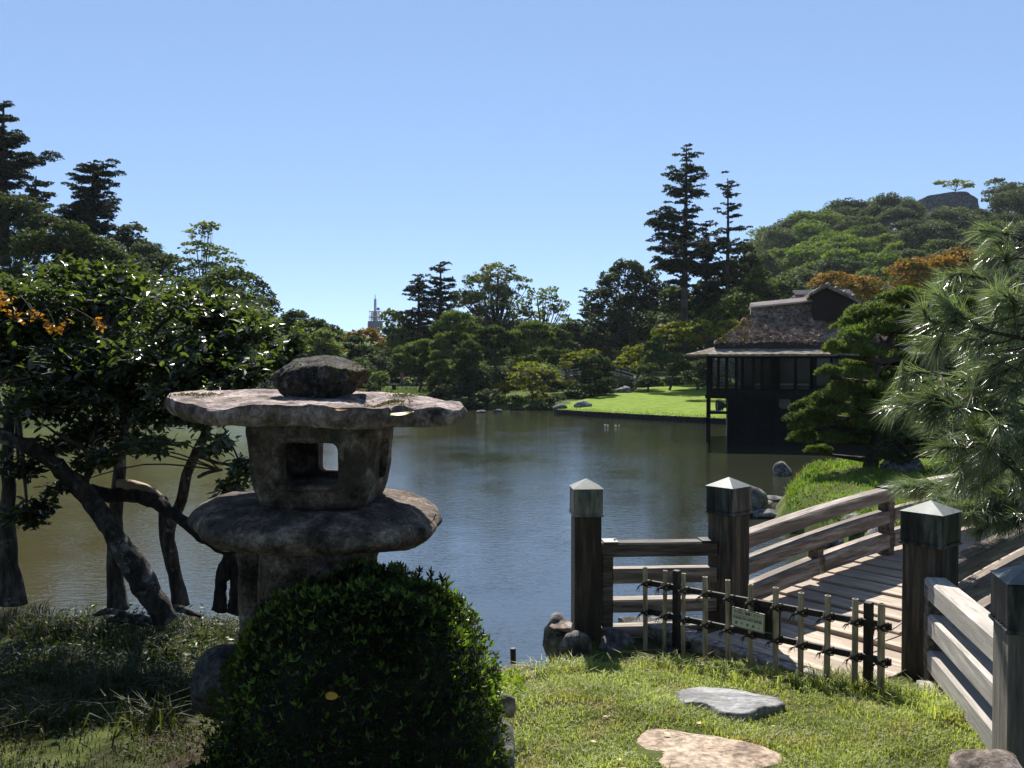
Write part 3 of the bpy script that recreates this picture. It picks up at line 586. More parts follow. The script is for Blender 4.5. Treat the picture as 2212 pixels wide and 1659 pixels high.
# roof slab outline in the ground plan (x right, y away), measured from the picture
ro = []
zr = 3.36
for x, y_, d in [(360, 0, 3.42), (392, 0, 3.12), (470, 0, 3.02), (560, 0, 2.95), (640, 0, 2.98), (720, 0, 2.93), (800, 0, 2.97), (838, 0, 3.02), (862, 0, 3.12), (930, 0, 3.1), (990, 0, 3.13), (1000, 0, 3.3), (960, 0, 3.5), (880, 0, 3.66), (760, 0, 3.78), (620, 0, 3.85), (480, 0, 3.85), (385, 0, 3.72)]:
    ro.append(((x - CX) / F * d - LX0, d - LY0))
def rf(r):
    x = r[:, 0]; y = r[:, 1]
    return -.022 * sstep(.0, .5, x) + .018 * sstep(-.1, -.5, x) * 0 - .03 * np.exp(-((x - .21) ** 2 / .004 + (y + .18) ** 2 / .02)) - .02 * np.exp(-((x + .28) ** 2 / .01 + (y + .38) ** 2 / .02)) + .02 * sstep(-.3, .3, y)
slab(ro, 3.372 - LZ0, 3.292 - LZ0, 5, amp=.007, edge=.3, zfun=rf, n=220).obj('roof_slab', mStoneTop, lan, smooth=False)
# darker underside and flanks of the roof carry the same stone; light box
def rbox(cx, cy, hw, hd, z0, z1, prof, seed, n=96, p=4.5, amp=.006, rot=0):
    a = np.linspace(0, 2 * math.pi, n + 1); rr = (np.abs(np.cos(a)) ** p + np.abs(np.sin(a)) ** p) ** (-1 / p); rings = []
    ca, sa = math.cos(rot), math.sin(rot)
    for f in np.linspace(0, 1, 30):
        s_ = np.interp(f, *zip(*prof)); x = np.cos(a) * rr * hw * s_; y = np.sin(a) * rr * hd * s_; q = np.c_[x * ca - y * sa, x * sa + y * ca]
        z = np.full(n + 1, z0 + (z1 - z0) * f); nn = fbm(np.c_[q * 9, z * 9], seed, 4); q = q * (1 + amp / hw * nn)[:, None]; rings.append(np.c_[q + (cx, cy), z])
    rings = [np.c_[np.tile([[cx, cy]], (n + 1, 1)), rings[0][:, 2]]] + rings + [np.c_[np.tile([[cx, cy]], (n + 1, 1)), rings[-1][:, 2]]]
    for r_ in rings: r_[-1] = r_[0]
    return MB().grid(np.array(rings))
BC = L_(693, 1010, 3.34); zb0, zb1 = 2.965 - LZ0, 3.31 - LZ0; rot = math.radians(-5)
bx = rbox(BC[0] + .008, BC[1], .243, .235, zb0, zb1, [(0, .84), (.08, .91), (.3, .975), (.55, 1.0), (.8, 1.04), (1, 1.02)], 8, rot=rot)
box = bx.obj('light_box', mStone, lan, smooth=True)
def cutter(loc, dx, dy, dz, rz, bev):
    o = MB().box((0, 0, 0), (dx, dy, dz)).obj('cutter', None); o.location = loc; o.rotation_euler = (0, 0, rz)
    b = o.modifiers.new('b', 'BEVEL'); b.width = bev; b.segments = 5; b.limit_method = 'NONE'; return o
wz = (3.5 - (1001 - 790) * 3.12 / F) - LZ0; wx = L_(670, 1000, 3.12)[0]
cuts = []
base = Vector((LX0, LY0, LZ0))
ax = np.array((math.cos(rot), math.sin(rot))); ay = np.array((-math.sin(rot), math.cos(rot)))
def bp(a, b, z): q = BC[:2] + ax * a + ay * b; return base + Vector((q[0], q[1], z))
wa_ = (np.array((wx, L_(670, 1000, 3.12)[1])) - BC[:2]) @ ax
cuts.append(cutter(bp(0, 0, wz), .36, .34, .2, rot, .05))
cuts.append(cutter(bp(wa_, -.2, wz), .218, .3, .152, rot, .028))
cuts.append(cutter(bp(.06, .22, wz), .25, .32, .155, rot, .028))
cuts.append(cutter(bp(.22, .0, wz), .3, .11, .16, rot, .028))
bpy.context.view_layer.update()
dg = bpy.context.evaluated_depsgraph_get
for cu in cuts:
    md = box.modifiers.new('cut', 'BOOLEAN'); md.object = cu; md.solver = 'EXACT'; md.operation = 'DIFFERENCE'
bpy.context.view_layer.update()
me = bpy.data.meshes.new_from_object(box.evaluated_get(dg())); box.modifiers.clear(); box.data = me; box.data.materials.clear(); box.data.materials.append(mStone)
for cu in cuts: bpy.data.objects.remove(cu)
# raised rim round the front window
a = np.linspace(0, 2 * math.pi, 65); pr = 6; rr = (np.abs(np.cos(a)) ** pr + np.abs(np.sin(a)) ** pr) ** (-1 / pr); m = MB(); G_ = []
for s_, yo in ((1.0, .012), (1.0, -.008), (1.06, -.014), (1.14, -.012), (1.18, .004)):
    G_.append([tuple(BC[:2] + ax * (wa_ + np.cos(q) * r_ * (.113 + (s_ - 1) * .13)) + ay * (-.236 + yo + .008 * np.cos(q))) + (wz + np.sin(q) * r_ * (.08 + (s_ - 1) * .13),) for q, r_ in zip(a, rr)])
m.grid(np.array(G_)).obj('window_rim', mStone, lan, smooth=True)
# platform slab
po = []
for x, d in [(414, 3.3), (440, 3.08), (520, 2.95), (640, 2.92), (760, 2.93), (850, 2.98), (915, 3.1), (940, 3.28), (925, 3.5), (870, 3.72), (780, 3.8), (640, 3.82), (520, 3.75), (440, 3.55)]: po.append(((x - CX) / F * d - LX0, d - LY0))
slab(po, 2.972 - LZ0, 2.855 - LZ0, 15, amp=.009, edge=1.2, zfun=lambda r: .02 * sstep(-.2, .4, r[:, 1]) - .018 * (np.hypot(r[:, 0] / .5, r[:, 1] / .45)) ** 3, n=180, under=0).obj('platform_slab', mStone, lan, smooth=False)
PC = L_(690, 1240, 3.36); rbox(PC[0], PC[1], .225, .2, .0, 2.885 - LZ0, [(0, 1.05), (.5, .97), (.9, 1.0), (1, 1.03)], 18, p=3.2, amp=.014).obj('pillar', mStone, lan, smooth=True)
PC = L_(552, 1240, 3.5); rbox(PC[0], PC[1], .06, .1, .0, 2.885 - LZ0, [(0, 1.1), (.5, .95), (1, 1.05)], 19, p=2.6, amp=.01, n=48).obj('rear_foot', mStone, lan, smooth=True)
cs = L_(702, 822, 3.38); cap_ = rock('cap_stone', tuple(cs), (.178, .145, .108), 77, mMossRock, sub=5, facets=2, rough=.1, parent=lan, fine=.03)
V = np.empty(len(cap_.data.vertices) * 3); cap_.data.vertices.foreach_get('co', V); V = V.reshape(-1, 3); V[:, 2] = np.where(V[:, 2] > 0, V[:, 2] * (1.0 + .22 * np.exp(-((V[:, 0] - .01) / .06) ** 2)) - .12 * np.clip(V[:, 0] - .03, 0, 1), np.maximum(V[:, 2], -.085)); cap_.data.vertices.foreach_set('co', V.ravel()); cap_.data.update()
# moss on the cap stone's shoulders and along the cracks of the roof
mm_ = MB(); k = R.choice(len(V), 900); p_ = V[k] + cs; kk = (V[k, 2] > -.03) & (fbm(V[k] * 14, 3, 3) > .05); leaves(mm_, p_[kk] + rvec(kk.sum()) * .003, .006, .5, .2); 
def zroof(x, y): return 3.372 - LZ0
mm_.obj('moss', mMoss, lan); tag(bpy.data.objects['moss'], kind='stuff')
mm_ = MB()
for x, y, d, n_, s_ in [(840, 868, 3.18, 500, .035), (870, 862, 3.45, 200, .03), (425, 866, 3.3, 300, .045), (760, 862, 3.6, 160, .03)]:
    b = L_(x, y, d); r_ = R.normal(size=(n_, 3)) * (s_, s_ * .8, .0035); mm_pts = np.array((b[0], b[1], 0)) + r_; mm_pts[:, 2] = 3.375 - LZ0 + rf(mm_pts[:, :2]) + np.abs(r_[:, 2]) + .004; leaves(mm_, mm_pts, .0055, .5, .5)
o = mm_.obj('moss', mMoss, lan); tag(o, kind='stuff')
# ------------------------------------------------------------------ fallen leaves
mYel = M_leaf('yellow_leaf', (.62, .33, .02), (.66, .4, .04), .3, .5, tint=(1.1, .9, .4)); mPaleY = M_leaf('pale_yellow_leaf', (.62, .55, .2), (.68, .6, .25), .3, .5, tint=(1, 1, .6)); mTanL = M_leaf('dry_leaf', (.45, .28, .16), (.5, .34, .22), .2, .6, tint=(1, 1, .7))
def one_leaf(x, y, d, ln, mat, label, ang, z=None, tilt=(0, 0), group=None):
    u = np.linspace(-1, 1, 9); w = .27 * np.sqrt(np.clip(1 - u ** 2, 0, 1)) * (1 - .25 * u); G_ = np.array([[(a * ln / 2, s_ * b * ln, .06 * ln * abs(s_) + .06 * ln * a * a) for s_ in (-1, 0, 1)] for a, b in zip(u, w)])
    m = MB().grid(G_).tube([(ln / 2, 0, .06 * ln), (ln * .62, 0, .08 * ln)], .0012, 3); p = P(x, y, d); 
    if z is not None: p = np.array((*G(x, y, z), z))
    o = m.obj('fallen_leaf', mat, smooth=True); o.location = p; o.rotation_euler = (tilt[0], tilt[1], ang); tag(o, label, 'leaf', group)
one_leaf(718, 1504, 2.46, .042, mYel, 'oval orange-brown leaf caught on the front of the dark bush', -.3, tilt=(.9, 0))
one_leaf(735, 887, 2.97, .032, mYel, 'small orange leaf on the front edge of the lantern roof', .1, 3.362)
one_leaf(866, 897, 3.08, .066, mPaleY, 'long pale yellow leaf on the right part of the lantern roof', .5, 3.356, tilt=(.15, -.1))
for x, y, z, ln, mt_, lb, a in [(1440, 1584, 1.875, .03, mPaleY, 'pale yellow leaf on the broad tan stepping stone', -.3), (1340, 1642, 1.92, .035, mPaleY, 'yellow leaf lying near the bottom stepping stone', -.5), (1282, 1602, 1.93, .03, mTanL, 'dry tan leaf in the grass left of the tan stone', -.8),
                            (1510, 1562, 1.86, .035, mTanL, 'curled pink-tan leaf between the two largest stepping stones', 1), (1311, 1548, 1.85, .04, mTanL, 'brown torn leaf in the grass left of the slate', .4), (1670, 1568, 1.87, .018, mYel, 'tiny orange leaf in the grass right of the slate', 0), (1905, 1512, 1.78, .03, mPaleY, 'yellow leaf in the grass by the last bamboo cane', .3)]:
    one_leaf(x, y, 0, ln, mt_, lb, a, z + .015)
# ------------------------------------------------------------------ clipped bush
mBush = M_leaf('azalea_leaf', (.02, .03, .013), (.048, .066, .026), .42, .4, tint=(2.6, 2.9, .6), spec=.5, big=2.5)
mBushTip = M_leaf('azalea_young_leaf', (.1, .15, .04), (.18, .24, .06), .45, .4, tint=(1.6, 2, .5), big=2.5)
mCore = M_surf('inner_twigs', [(.3, (.012, .012, .008)), (.7, (.03, .027, .018))], 12, bs=0, rough=1)
def rosettes(mb, c, nrm, size, per, rng=R, aspect=.3, spread=1.0):
    """little whorls of leaves: c centres, nrm outward directions"""
    n = len(c); D = np.repeat(nrm, per, 0) + spread * rng.normal(size=(n * per, 3)) * .62; D /= np.linalg.norm(D, axis=1)[:, None]
    s_ = size * rng.uniform(.7, 1.25, n * per); cc = np.repeat(c, per, 0) + D * s_[:, None] * .9
    N = np.cross(D, rvec(n * per, rng)); N /= np.linalg.norm(N, axis=1)[:, None] + 1e-9; B = np.cross(N, D); s_ = s_[:, None]
    V = np.stack((cc - D * s_, cc + D * s_ * .2 + B * s_ * aspect, cc + D * s_, cc + D * s_ * .2 - B * s_ * aspect), 1); mb.add(V.reshape(-1, 3), np.arange(n * per)[:, None] * 4 + np.arange(4))
def dome_pts(n, c, rad, zmin, seed, amp=.12, p=2.7):
    g = np.random.default_rng(seed); d = rvec(n * 2, g); d[:, 2] = np.where(d[:, 2] < zmin, -d[:, 2], d[:, 2]); d = d[:n]
    rr = (np.abs(d) ** p).sum(1) ** (-1 / p); q = d * rr[:, None] * (1 + amp * fbm(d * 2.2 + seed, seed, 4))[:, None]
    return c + q * rad, d
bushc = np.array((-.485, 2.93, 2.1)); brad = np.array((.44, .34, .69))
b = thing('clipped_bush', 'big dark clipped azalea bush in front of the lantern with a sunlit right edge', 'bush', tuple(bushc * (1, 1, 0) + (0, 0, 1.9)))
off = bushc * (1, 1, 0) + (0, 0, 1.9)
core, _ = dome_pts(1, bushc, brad, -.6, 3)
bm = bmesh.new(); bmesh.ops.create_icosphere(bm, subdivisions=4, radius=1); cv = np.array([v.co for v in bm.verts]); bm.to_mesh(me := bpy.data.meshes.new('twigs')); bm.free()
rr = (np.abs(cv) ** 2.7).sum(1) ** (-1 / 2.7); cv2 = cv * (rr * (1 + .12 * fbm(cv * 2.2 + 3, 3, 4)))[:, None] * brad * .88 + (bushc - off); me.vertices.foreach_set('co', cv2.ravel()); link('twigs', me, mCore, b)
m = MB(); c_, d_ = dome_pts(18500, bushc, brad, -.75, 3); c_ = c_ + d_ * R.uniform(-.06, .012, len(c_))[:, None] - off; dd_ = d_ + (0, 0, .7); dd_ /= np.linalg.norm(dd_, axis=1)[:, None]; rosettes(m, c_, dd_, .0095, 5, spread=1.2)
o = m.obj('foliage', mBush, b); tag(o, kind='stuff')
m = MB(); c_, d_ = dome_pts(1100, bushc, brad * 1.01, -.3, 3); c_ = c_ - off; rosettes(m, c_, d_ * .5 + (0, 0, .8), .0135, 4); o = m.obj('young_leaves', mBushTip, b); tag(o, kind='stuff')
lb_c = np.array((-.74, 3.02, 2.0)); lb_r = np.array((.30, .3, .62)); m = MB(); c_, d_ = dome_pts(6500, lb_c, lb_r, -.6, 9); c_ = c_ + d_ * R.uniform(-.06, .015, len(c_))[:, None] - off; rosettes(m, c_, d_ + (0, 0, .6), .012, 5, spread=1.2); tag(m.obj('foliage', mBush, b), kind='stuff')
cv3 = cv * (rr * (1 + .12 * fbm(cv * 2.2 + 9, 9, 4)))[:, None] * lb_r * .86 + (lb_c - off); me2 = me.copy(); me2.materials.clear(); me2.vertices.foreach_set('co', cv3.ravel()); link('twigs', me2, mCore, b)
lb_c = np.array((-.86, 2.78, 1.85)); lb_r = np.array((.26, .24, .34)); m = MB(); c_, d_ = dome_pts(3200, lb_c, lb_r, -.3, 12); c_ = c_ + d_ * R.uniform(-.08, .02, len(c_))[:, None] - off; rosettes(m, c_, d_ + (0, 0, .6), .012, 5, spread=1.2); tag(m.obj('foliage', mBush, b), kind='stuff')
m = MB()
for x, y in [(850, 1232), (868, 1228), (905, 1238), (930, 1240), (955, 1250), (790, 1240), (965, 1256)]:
    p_ = P(x, y, 2.93); m.tube([p_ - off - (0, 0, .06), p_ - off], .0018, 4)
    for k in range(3): rosettes(m, (p_ - off - (0, 0, .014 * k))[None], np.array([[0, 0, 1.]]), .014, 8)
tag(m.obj('shoots', mBush, b), kind='stuff')
def shrublet(name, label, c, rad, n, size, mat, per=6, cat='shrub', group=None, zmin=-.2, core_=True, seed=5, aspect=.3):
    t_ = thing(name, label, cat, (c[0], c[1], c[2] - rad[2] * .5), group=group); o_ = np.array(t_.location); m = MB()
    c_, d_ = dome_pts(n, np.array(c), np.array(rad), zmin, seed, .15); c_ = c_ - d_ * R.uniform(0, .35, n)[:, None] * np.array(rad) - o_
    rosettes(m, c_, d_ * .7 + (0, 0, .5), size, per, aspect=aspect); tag(m.obj('foliage', mat, t_), kind='stuff')
    if core_: rock('twigs', tuple(np.array(c) - o_), tuple(np.array(rad) * .72), seed, mCore, sub=2, facets=2, parent=t_)
    return t_
mSeed = M_leaf('seedling_leaf', (.2, .3, .03), (.32, .4, .05), .4, .4, tint=(1.3, 1.4, .5), big=3)
shrublet('seedling_shrub', 'small bright yellow-green seedling shrub at the right foot of the clipped bush', P(1092, 1492, 3.7), (.085, .09, .075), 170, .009, mSeed, core_=False)
shrublet('seedling_shrub', 'sprig of long narrow leaves at the lower right corner of the clipped bush', P(1015, 1515, 2.9), (.035, .04, .03), 14, .013, mSeed, core_=False)

# ------------------------------------------------------------------ camellias on the left
mCam = M_leaf('camellia_leaf', (.022, .031, .016), (.05, .066, .03), .36, .3, tint=(2.8, 3.1, .7), spec=.8, big=1.2)
mCamY = M_leaf('yellow_green_leaf', (.10, .15, .02), (.16, .2, .03), .4, .3, tint=(1.8, 2., .4), spec=.5, big=1.5)
mOr = M_leaf('orange_autumn_leaf', (.4, .2, .03), (.5, .3, .05), .35, .4, tint=(1.1, .9, .3), big=3)
def leaf_mesh(name, mat, s_=.042):
    m = MB(); leaves(m, np.zeros((1, 3)), s_, .5, 99, dirs=np.array([[1., 0, 0]]), rng=np.random.default_rng(2), fold=.35); me = m.mesh(name); me.materials.append(mat); return me
lm = [leaf_mesh('leaf', mCam, s_) for s_ in (.027, .031, .034)]
def cam_tree(label, cx_blobs, trunks, dmean, seed, ntw, solo=130, name='camellia_tree', leafmat=None, base=None, group=None, leafsize=.031):
    g = np.random.default_rng(seed); base = np.array(base); t_ = thing(name, label, 'tree', tuple(base), group=group)
    m = MB()
    for tr in trunks:
        q = np.array([[*P(x, y, d), r_] for x, y, d, r_ in tr]); q = curve(q, 4 * len(tr)); jit = .012 * fbm(q[:, :3] * 5, seed, 3); m.tube(q[:, :3] - base + jit[:, None] * (1, .5, 0), q[:, 3], 12)
    m.obj('trunk', trunks_mat, t_, smooth=True)
    ends = [np.array(P(*tr[-1][:3])) for tr in trunks if tr[-1][1] < 1050]; tw = MB(); lf = MB(); sol = []; ar = np.array([b_[2] * b_[3] for b_ in cx_blobs], float); ar /= ar.sum()
    for bl, f in zip(cx_blobs, ar):
        x, y, rx, ry, d, dr = bl; c = P(x, y, d); rad = np.array((rx * d / F, dr, ry * d / F)); n = max(4, int(ntw * f))
        e = min(ends, key=lambda q: np.linalg.norm(q - c)); path = curve([(*e, min(.022, trunks[0][-1][3])), (*(e * .5 + c * .5 + (0, 0, .08)), min(.014, trunks[0][-1][3] * .8)), (*c, min(.007, trunks[0][-1][3] * .5))], 9); tw.tube(path[:, :3] - base, path[:, 3], 6)
        dv = rvec(n, g); rr_ = g.uniform(.35, 1.05, n); tip = c + dv * rad * rr_[:, None] * (1 + .2 * noise(dv * 2.5 + seed, seed))[:, None]
        for k in range(n):
            st = c + (tip[k] - c) * g.uniform(.2, .6); mid = (st + tip[k]) / 2 + g.normal(size=3) * .02
            if k % 2 == 0: tw.tube(np.array([st, mid, tip[k]]) - base, [.005, .0035, .002], 4, cap=False)
            nl = g.integers(5, 9); a = np.linspace(.15, 1, nl)[:, None]; lp = st * (1 - a) + tip[k] * a; ax_ = (tip[k] - st); ax_ /= np.linalg.norm(ax_) + 1e-9
            D = ax_ * .5 + rvec(nl, g) * .8 + (0, 0, -.25); D /= np.linalg.norm(D, axis=1)[:, None]; lp = lp + D * leafsize
            if len(sol) < solo and np.linalg.norm(tip[k] - (0, 0, 3.5)) < dmean and g.uniform() < .8:
                for q in range(min(nl, 4)): sol.append((lp[q], D[q]))
                if nl > 4: leaves(lf, lp[4:] - base, leafsize, .5, .55, D[4:], g, fold=.3)
            else: leaves(lf, lp - base, leafsize, .5, .55, D, g, fold=.3)
    tw.obj('branches', mTwig, t_); tag(lf.obj('crown', leafmat or mCam, t_), kind='stuff')
    for p_, D in sol:
        o = bpy.data.objects.new('leaf', lm[g.integers(3)]); C.objects.link(o); o.parent = t_; o.location = p_ - base
        o.rotation_euler = (g.uniform(-.9, .9), -math.asin(max(-1, min(1, D[2]))) * .8, math.atan2(D[1], D[0]))
    return t_
trunks_mat = mBark
z_ = lambda x, y, d: P(x, y, d)
cam_tree('glossy camellia with the middle upright trunk, widest leafy crown over the pond',
    [(180, 680, 130, 90, 6., 1.), (160, 660, 120, 60, 7.2, .7), (330, 660, 120, 60, 7.2, .7), (120, 625, 130, 42, 8.3, .8), (320, 630, 130, 42, 8.3, .8), (300, 660, 110, 75, 6., 1.), (420, 665, 95, 70, 5.6, .6), (200, 790, 130, 80, 5.5, .8), (330, 770, 120, 80, 5.5, .7), (260, 860, 90, 60, 5.4, .6), (200, 930, 70, 50, 5.4, .4), (330, 900, 80, 30, 5.3, .4), (290, 960, 60, 28, 5.3, .3), (120, 960, 60, 30, 5.3, .3), (430, 905, 60, 25, 5.3, .3), (250, 600, 90, 40, 5.8, .4), (150, 590, 50, 35, 5.6, .4)],
    [[(252, 1318, 5.55, .07), (248, 1250, 5.55, .052), (250, 1140, 5.55, .046), (258, 1020, 5.55, .04), (268, 900, 5.55, .036), (285, 780, 5.55, .024)],
     [(268, 900, 5.55, .03), (240, 820, 5.5, .022), (225, 720, 5.5, .014)]], 5.5, 31, 2550, base=P(252, 1318, 5.55))
cam_tree('glossy camellia on two slim leaning trunks beside the lantern, crown reaching over the roof slab',
    [(500, 690, 60, 60, 5.8, .8), (480, 740, 80, 50, 7., .6), (500, 660, 70, 40, 8.2, .7), (470, 770, 80, 70, 5.5, .8), (560, 790, 55, 45, 5.3, .5), (400, 840, 70, 50, 5.3, .5), (610, 790, 30, 50, 5.5, .35), (560, 715, 40, 40, 5.6, .4), (500, 840, 60, 35, 5.2, .4), (640, 745, 25, 50, 5.6, .3)],
    [[(384, 1312, 5.6, .05), (372, 1230, 5.6, .042), (368, 1150, 5.58, .038), (392, 1070, 5.55, .036), (418, 990, 5.5, .032), (450, 920, 5.45, .028), (470, 830, 5.4, .018)],
     [(395, 1310, 5.62, .04), (362, 1200, 5.62, .038), (356, 1100, 5.62, .034), (350, 1075, 5.62, .03)]], 5.4, 32, 1400, base=P(384, 1312, 5.6))
cam_tree('camellia at the left edge of the photo with a pale patch low on its trunk',
    [(40, 700, 90, 80, 5.5, 1.), (20, 680, 90, 60, 6.8, .7), (10, 630, 80, 40, 8.1, .7), (60, 790, 100, 70, 5.4, 1.), (20, 640, 60, 40, 5.3, .5), (110, 870, 80, 50, 5.1, .5), (40, 1010, 35, 30, 5.0, .3), (60, 1110, 40, 30, 4.9, .3)],
    [[(24, 1305, 5.1, .085), (20, 1260, 5.1, .062), (14, 1180, 5.1, .05), (20, 1080, 5.1, .04), (18, 960, 5.1, .032), (30, 840, 5.1, .022)]], 5.1, 33, 1250, base=P(24, 1305, 5.1))
cam_tree('low camellia spray hanging over the water between the slim trunks and the lantern',
    [(470, 960, 45, 30, 4.9, .25), (520, 1010, 45, 25, 4.9, .2), (495, 1050, 50, 20, 4.9, .2), (330, 960, 60, 25, 5., .25), (170, 1000, 40, 20, 5., .2), (230, 990, 50, 25, 5., .2), (140, 1050, 30, 20, 5., .2)],
    [[(430, 985, 5.35, .014), (470, 1000, 5.1, .01), (520, 1005, 4.95, .006)], [(425, 1030, 5.4, .012), (450, 1020, 5.3, .012), (475, 1015, 5.2, .008)]], 4.9, 34, 150, solo=100, base=P(430, 985, 5.35))
cam_tree('thin-twigged young tree with orange leaves over the left edge of the water',
    [(40, 680, 60, 22, 4.7, .15), (120, 706, 40, 12, 4.7, .12), (5, 650, 20, 20, 4.7, .1), (215, 700, 12, 8, 4.7, .08)],
    [[(-60, 1000, 4.7, .02), (-30, 800, 4.7, .014), (0, 700, 4.7, .006), (80, 690, 4.7, .004)]], 0, 35, 11, solo=0, name='young_tree', leafmat=mOr, base=P(-60, 1300, 4.7), leafsize=.022)
def wood_piece(name, label, cat, pts, mat, k=14, n=36, amp=.02, f=7, seed=1, mats=None):
    q = curve(np.array([[*P(x, y, d), r_] for x, y, d, r_ in pts]), n); b0 = q[0, :3].copy(); m = MB(); m.tube(q[:, :3] - b0, q[:, 3], k); V = m.V[0]; V += amp * fbm(V * f, seed, 4)[:, None] * rvec(1)[0] * .3 + amp * .5 * np.stack([fbm(V * f * 2.2 + s_, seed + s_, 3) for s_ in (1, 2, 3)], 1)
    m.V[0] = V; o = m.obj(name, mat, smooth=True, loc=tuple(b0)); return tag(o, label, cat)
o = wood_piece('leaning_tree', 'thick dark leaning tree trunk patched with pale lichen, running down from the left edge', 'tree', [(365, 1345, 5.0, .06), (330, 1290, 5.0, .072), (290, 1220, 5.0, .07), (235, 1140, 5.0, .056), (180, 1065, 5.0, .05), (120, 1005, 5.0, .046), (70, 968, 5.0, .044), (0, 945, 5.0, .04), (-60, 930, 5., .036)], mBarkLichen, n=60, amp=.025, seed=3)
wood_piece('branch', None, None, [(185, 1040, 5.0, .02), (196, 1010, 5.0, .016), (205, 985, 5., .014)], mBarkDk, n=14, amp=.01).parent = None
x_ = bpy.data.objects['branch']; x_.parent = o; x_.location = Vector(x_.location) - o.location
x2 = wood_piece('branch', None, None, [(196, 985, 5.0, .012), (170, 960, 5.0, .012), (130, 940, 5.0, .008), (90, 915, 5.0, .004)], mBarkLichen, n=16, amp=.008); x2.parent = o; x2.location = Vector(x2.location) - o.location
wood_piece('crooked_branch', 'dark crooked bough crossing behind the upright trunks towards the rotten stump', 'branch', [(195, 1055, 5.25, .03), (230, 1068, 5.2, .045), (290, 1072, 5.15, .042), (350, 1090, 5.1, .038), (400, 1130, 5., .035), (450, 1165, 4.95, .035), (490, 1185, 4.9, .045)], mBarkDk, n=50, amp=.02, seed=5)
wood_piece('sawn_bough', 'smooth tan camellia bough bent like an elbow in sunlight', 'branch', [(255, 1045, 5.5, .03), (290, 1048, 5.5, .034), (325, 1062, 5.5, .034), (345, 1085, 5.55, .036)], mBarkSmooth, n=30, amp=.008, seed=6)
# rotten hollow stump: two arms and a hole between
st = wood_piece('rotten_stump', 'black rotten hollow stump with a slit of water showing through, left of the lantern', 'stump', [(520, 1320, 4.9, .075), (520, 1280, 4.9, .062), (522, 1230, 4.9, .06), (510, 1190, 4.9, .05), (490, 1172, 4.9, .03)], mBarkDk, n=40, amp=.03, seed=7)
x3 = wood_piece('arm', None, None, [(474, 1320, 4.88, .045), (476, 1270, 4.88, .032), (490, 1225, 4.88, .04), (500, 1190, 4.88, .04)], mBarkDk, n=30, amp=.025, seed=8); x3.parent = st; x3.location = Vector(x3.location) - st.location
x3 = rock('broken_top', tuple(np.array(P(490, 1182, 4.85)) - np.array(st.location)), (.055, .05, .03), 8, mBarkSmooth, sub=3, parent=st)
for i, (x, y, s_) in enumerate([(245, 1322, .09), (300, 1335, .07), (268, 1338, .06), (390, 1318, .06)]):
    wood_piece('surface_root', ['knotted root spreading left of the middle trunk', 'gnarled pale root on the bank right of the middle trunk', 'short knotted root in front of the middle trunk', 'thin root at the foot of the slim trunk'][i], 'root', [(x - 40, y + 6, 5.4, .012), (x - 15, y - 2, 5.38, .022), (x + 15, y + 2, 5.35, .02), (x + 42, y + 14, 5.3, .01)], mBark, n=20, amp=.015, seed=20 + i)
# ground cover under the trees
mCover = M_leaf('ground_cover_leaf', (.022, .034, .014), (.055, .075, .025), .3, .45, tint=(2, 2.3, .6), spec=.35, big=2)
m = MB(); n = 4200; x = R.uniform(-3.1, -.7, n); y = R.uniform(4.2, 6.1, n); k = (y < shore_near(x) + .05) & (noise(np.c_[x * 2.5, y * 2.5, x * 0], 44) > -.25); x, y = x[k], y[k]; c_ = np.c_[x, y, H_near(x, y) + R.uniform(.01, .1, len(x))]
leaves(m, c_, .017, .42, .6, fold=.2); leaves(m, c_[::2] + (0, 0, .02), .02, .3, .3); o = m.obj('ground_cover', mCover); tag(o, 'low dark leafy ground cover under the camellias', kind='stuff')

# ------------------------------------------------------------------ long-needled pine at the right
mNeed = M_leaf('long_pine_needle', (.10, .135, .085), (.24, .275, .19), .3, .3, tint=(1.3, 1.5, .6), spec=.7, big=2.)
pb = np.array((3.75, 4.15, 1.85)); pine = thing('long_needled_pine', 'long-needled pine whose drooping silvery green sprays fill the right edge of the photo', 'tree', tuple(pb))
m = MB(); tp = curve([(*pb, .12), (3.7, 4.2, 2.6, .1), (3.55, 4.25, 3.3, .08), (3.5, 4.2, 4.2, .05), (3.45, 4.2, 5, .03)], 24); m.tube(tp[:, :3] - pb, tp[:, 3], 12); m.obj('trunk', mBark, pine, smooth=True)
g = np.random.default_rng(55); br = MB(); nd = MB(); nd_u = []
tufts_ = []
limbs = [((3.6, 4.2, 3.9), (2150, 500), 12, 70), ((3.6, 4.2, 3.7), (2080, 590), 16, 80), ((3.6, 4.2, 3.55), (2010, 690), 18, 90), ((3.6, 4.2, 3.4), (1950, 800), 22, 80), ((3.6, 4.2, 3.2), (2010, 870), 22, 90), ((3.6, 4.2, 3.0), (2060, 950), 16, 80), ((3.6, 5.2, 2.9), (1985, 1050), 34, 60), ((3.6, 5.2, 2.8), (2070, 1095), 30, 60), ((3.6, 5.2, 2.8), (2150, 1110), 26, 60), ((3.6, 5.2, 3.0), (2140, 960), 18, 60), ((3.6, 4.2, 3.1), (2160, 780), 18, 130), ((3.6, 4.2, 3.5), (2180, 640), 16, 100), ((3.6, 5.2, 2.8), (2180, 1050), 18, 90), ((3.6, 4.2, 3.2), (2100, 860), 14, 110)]
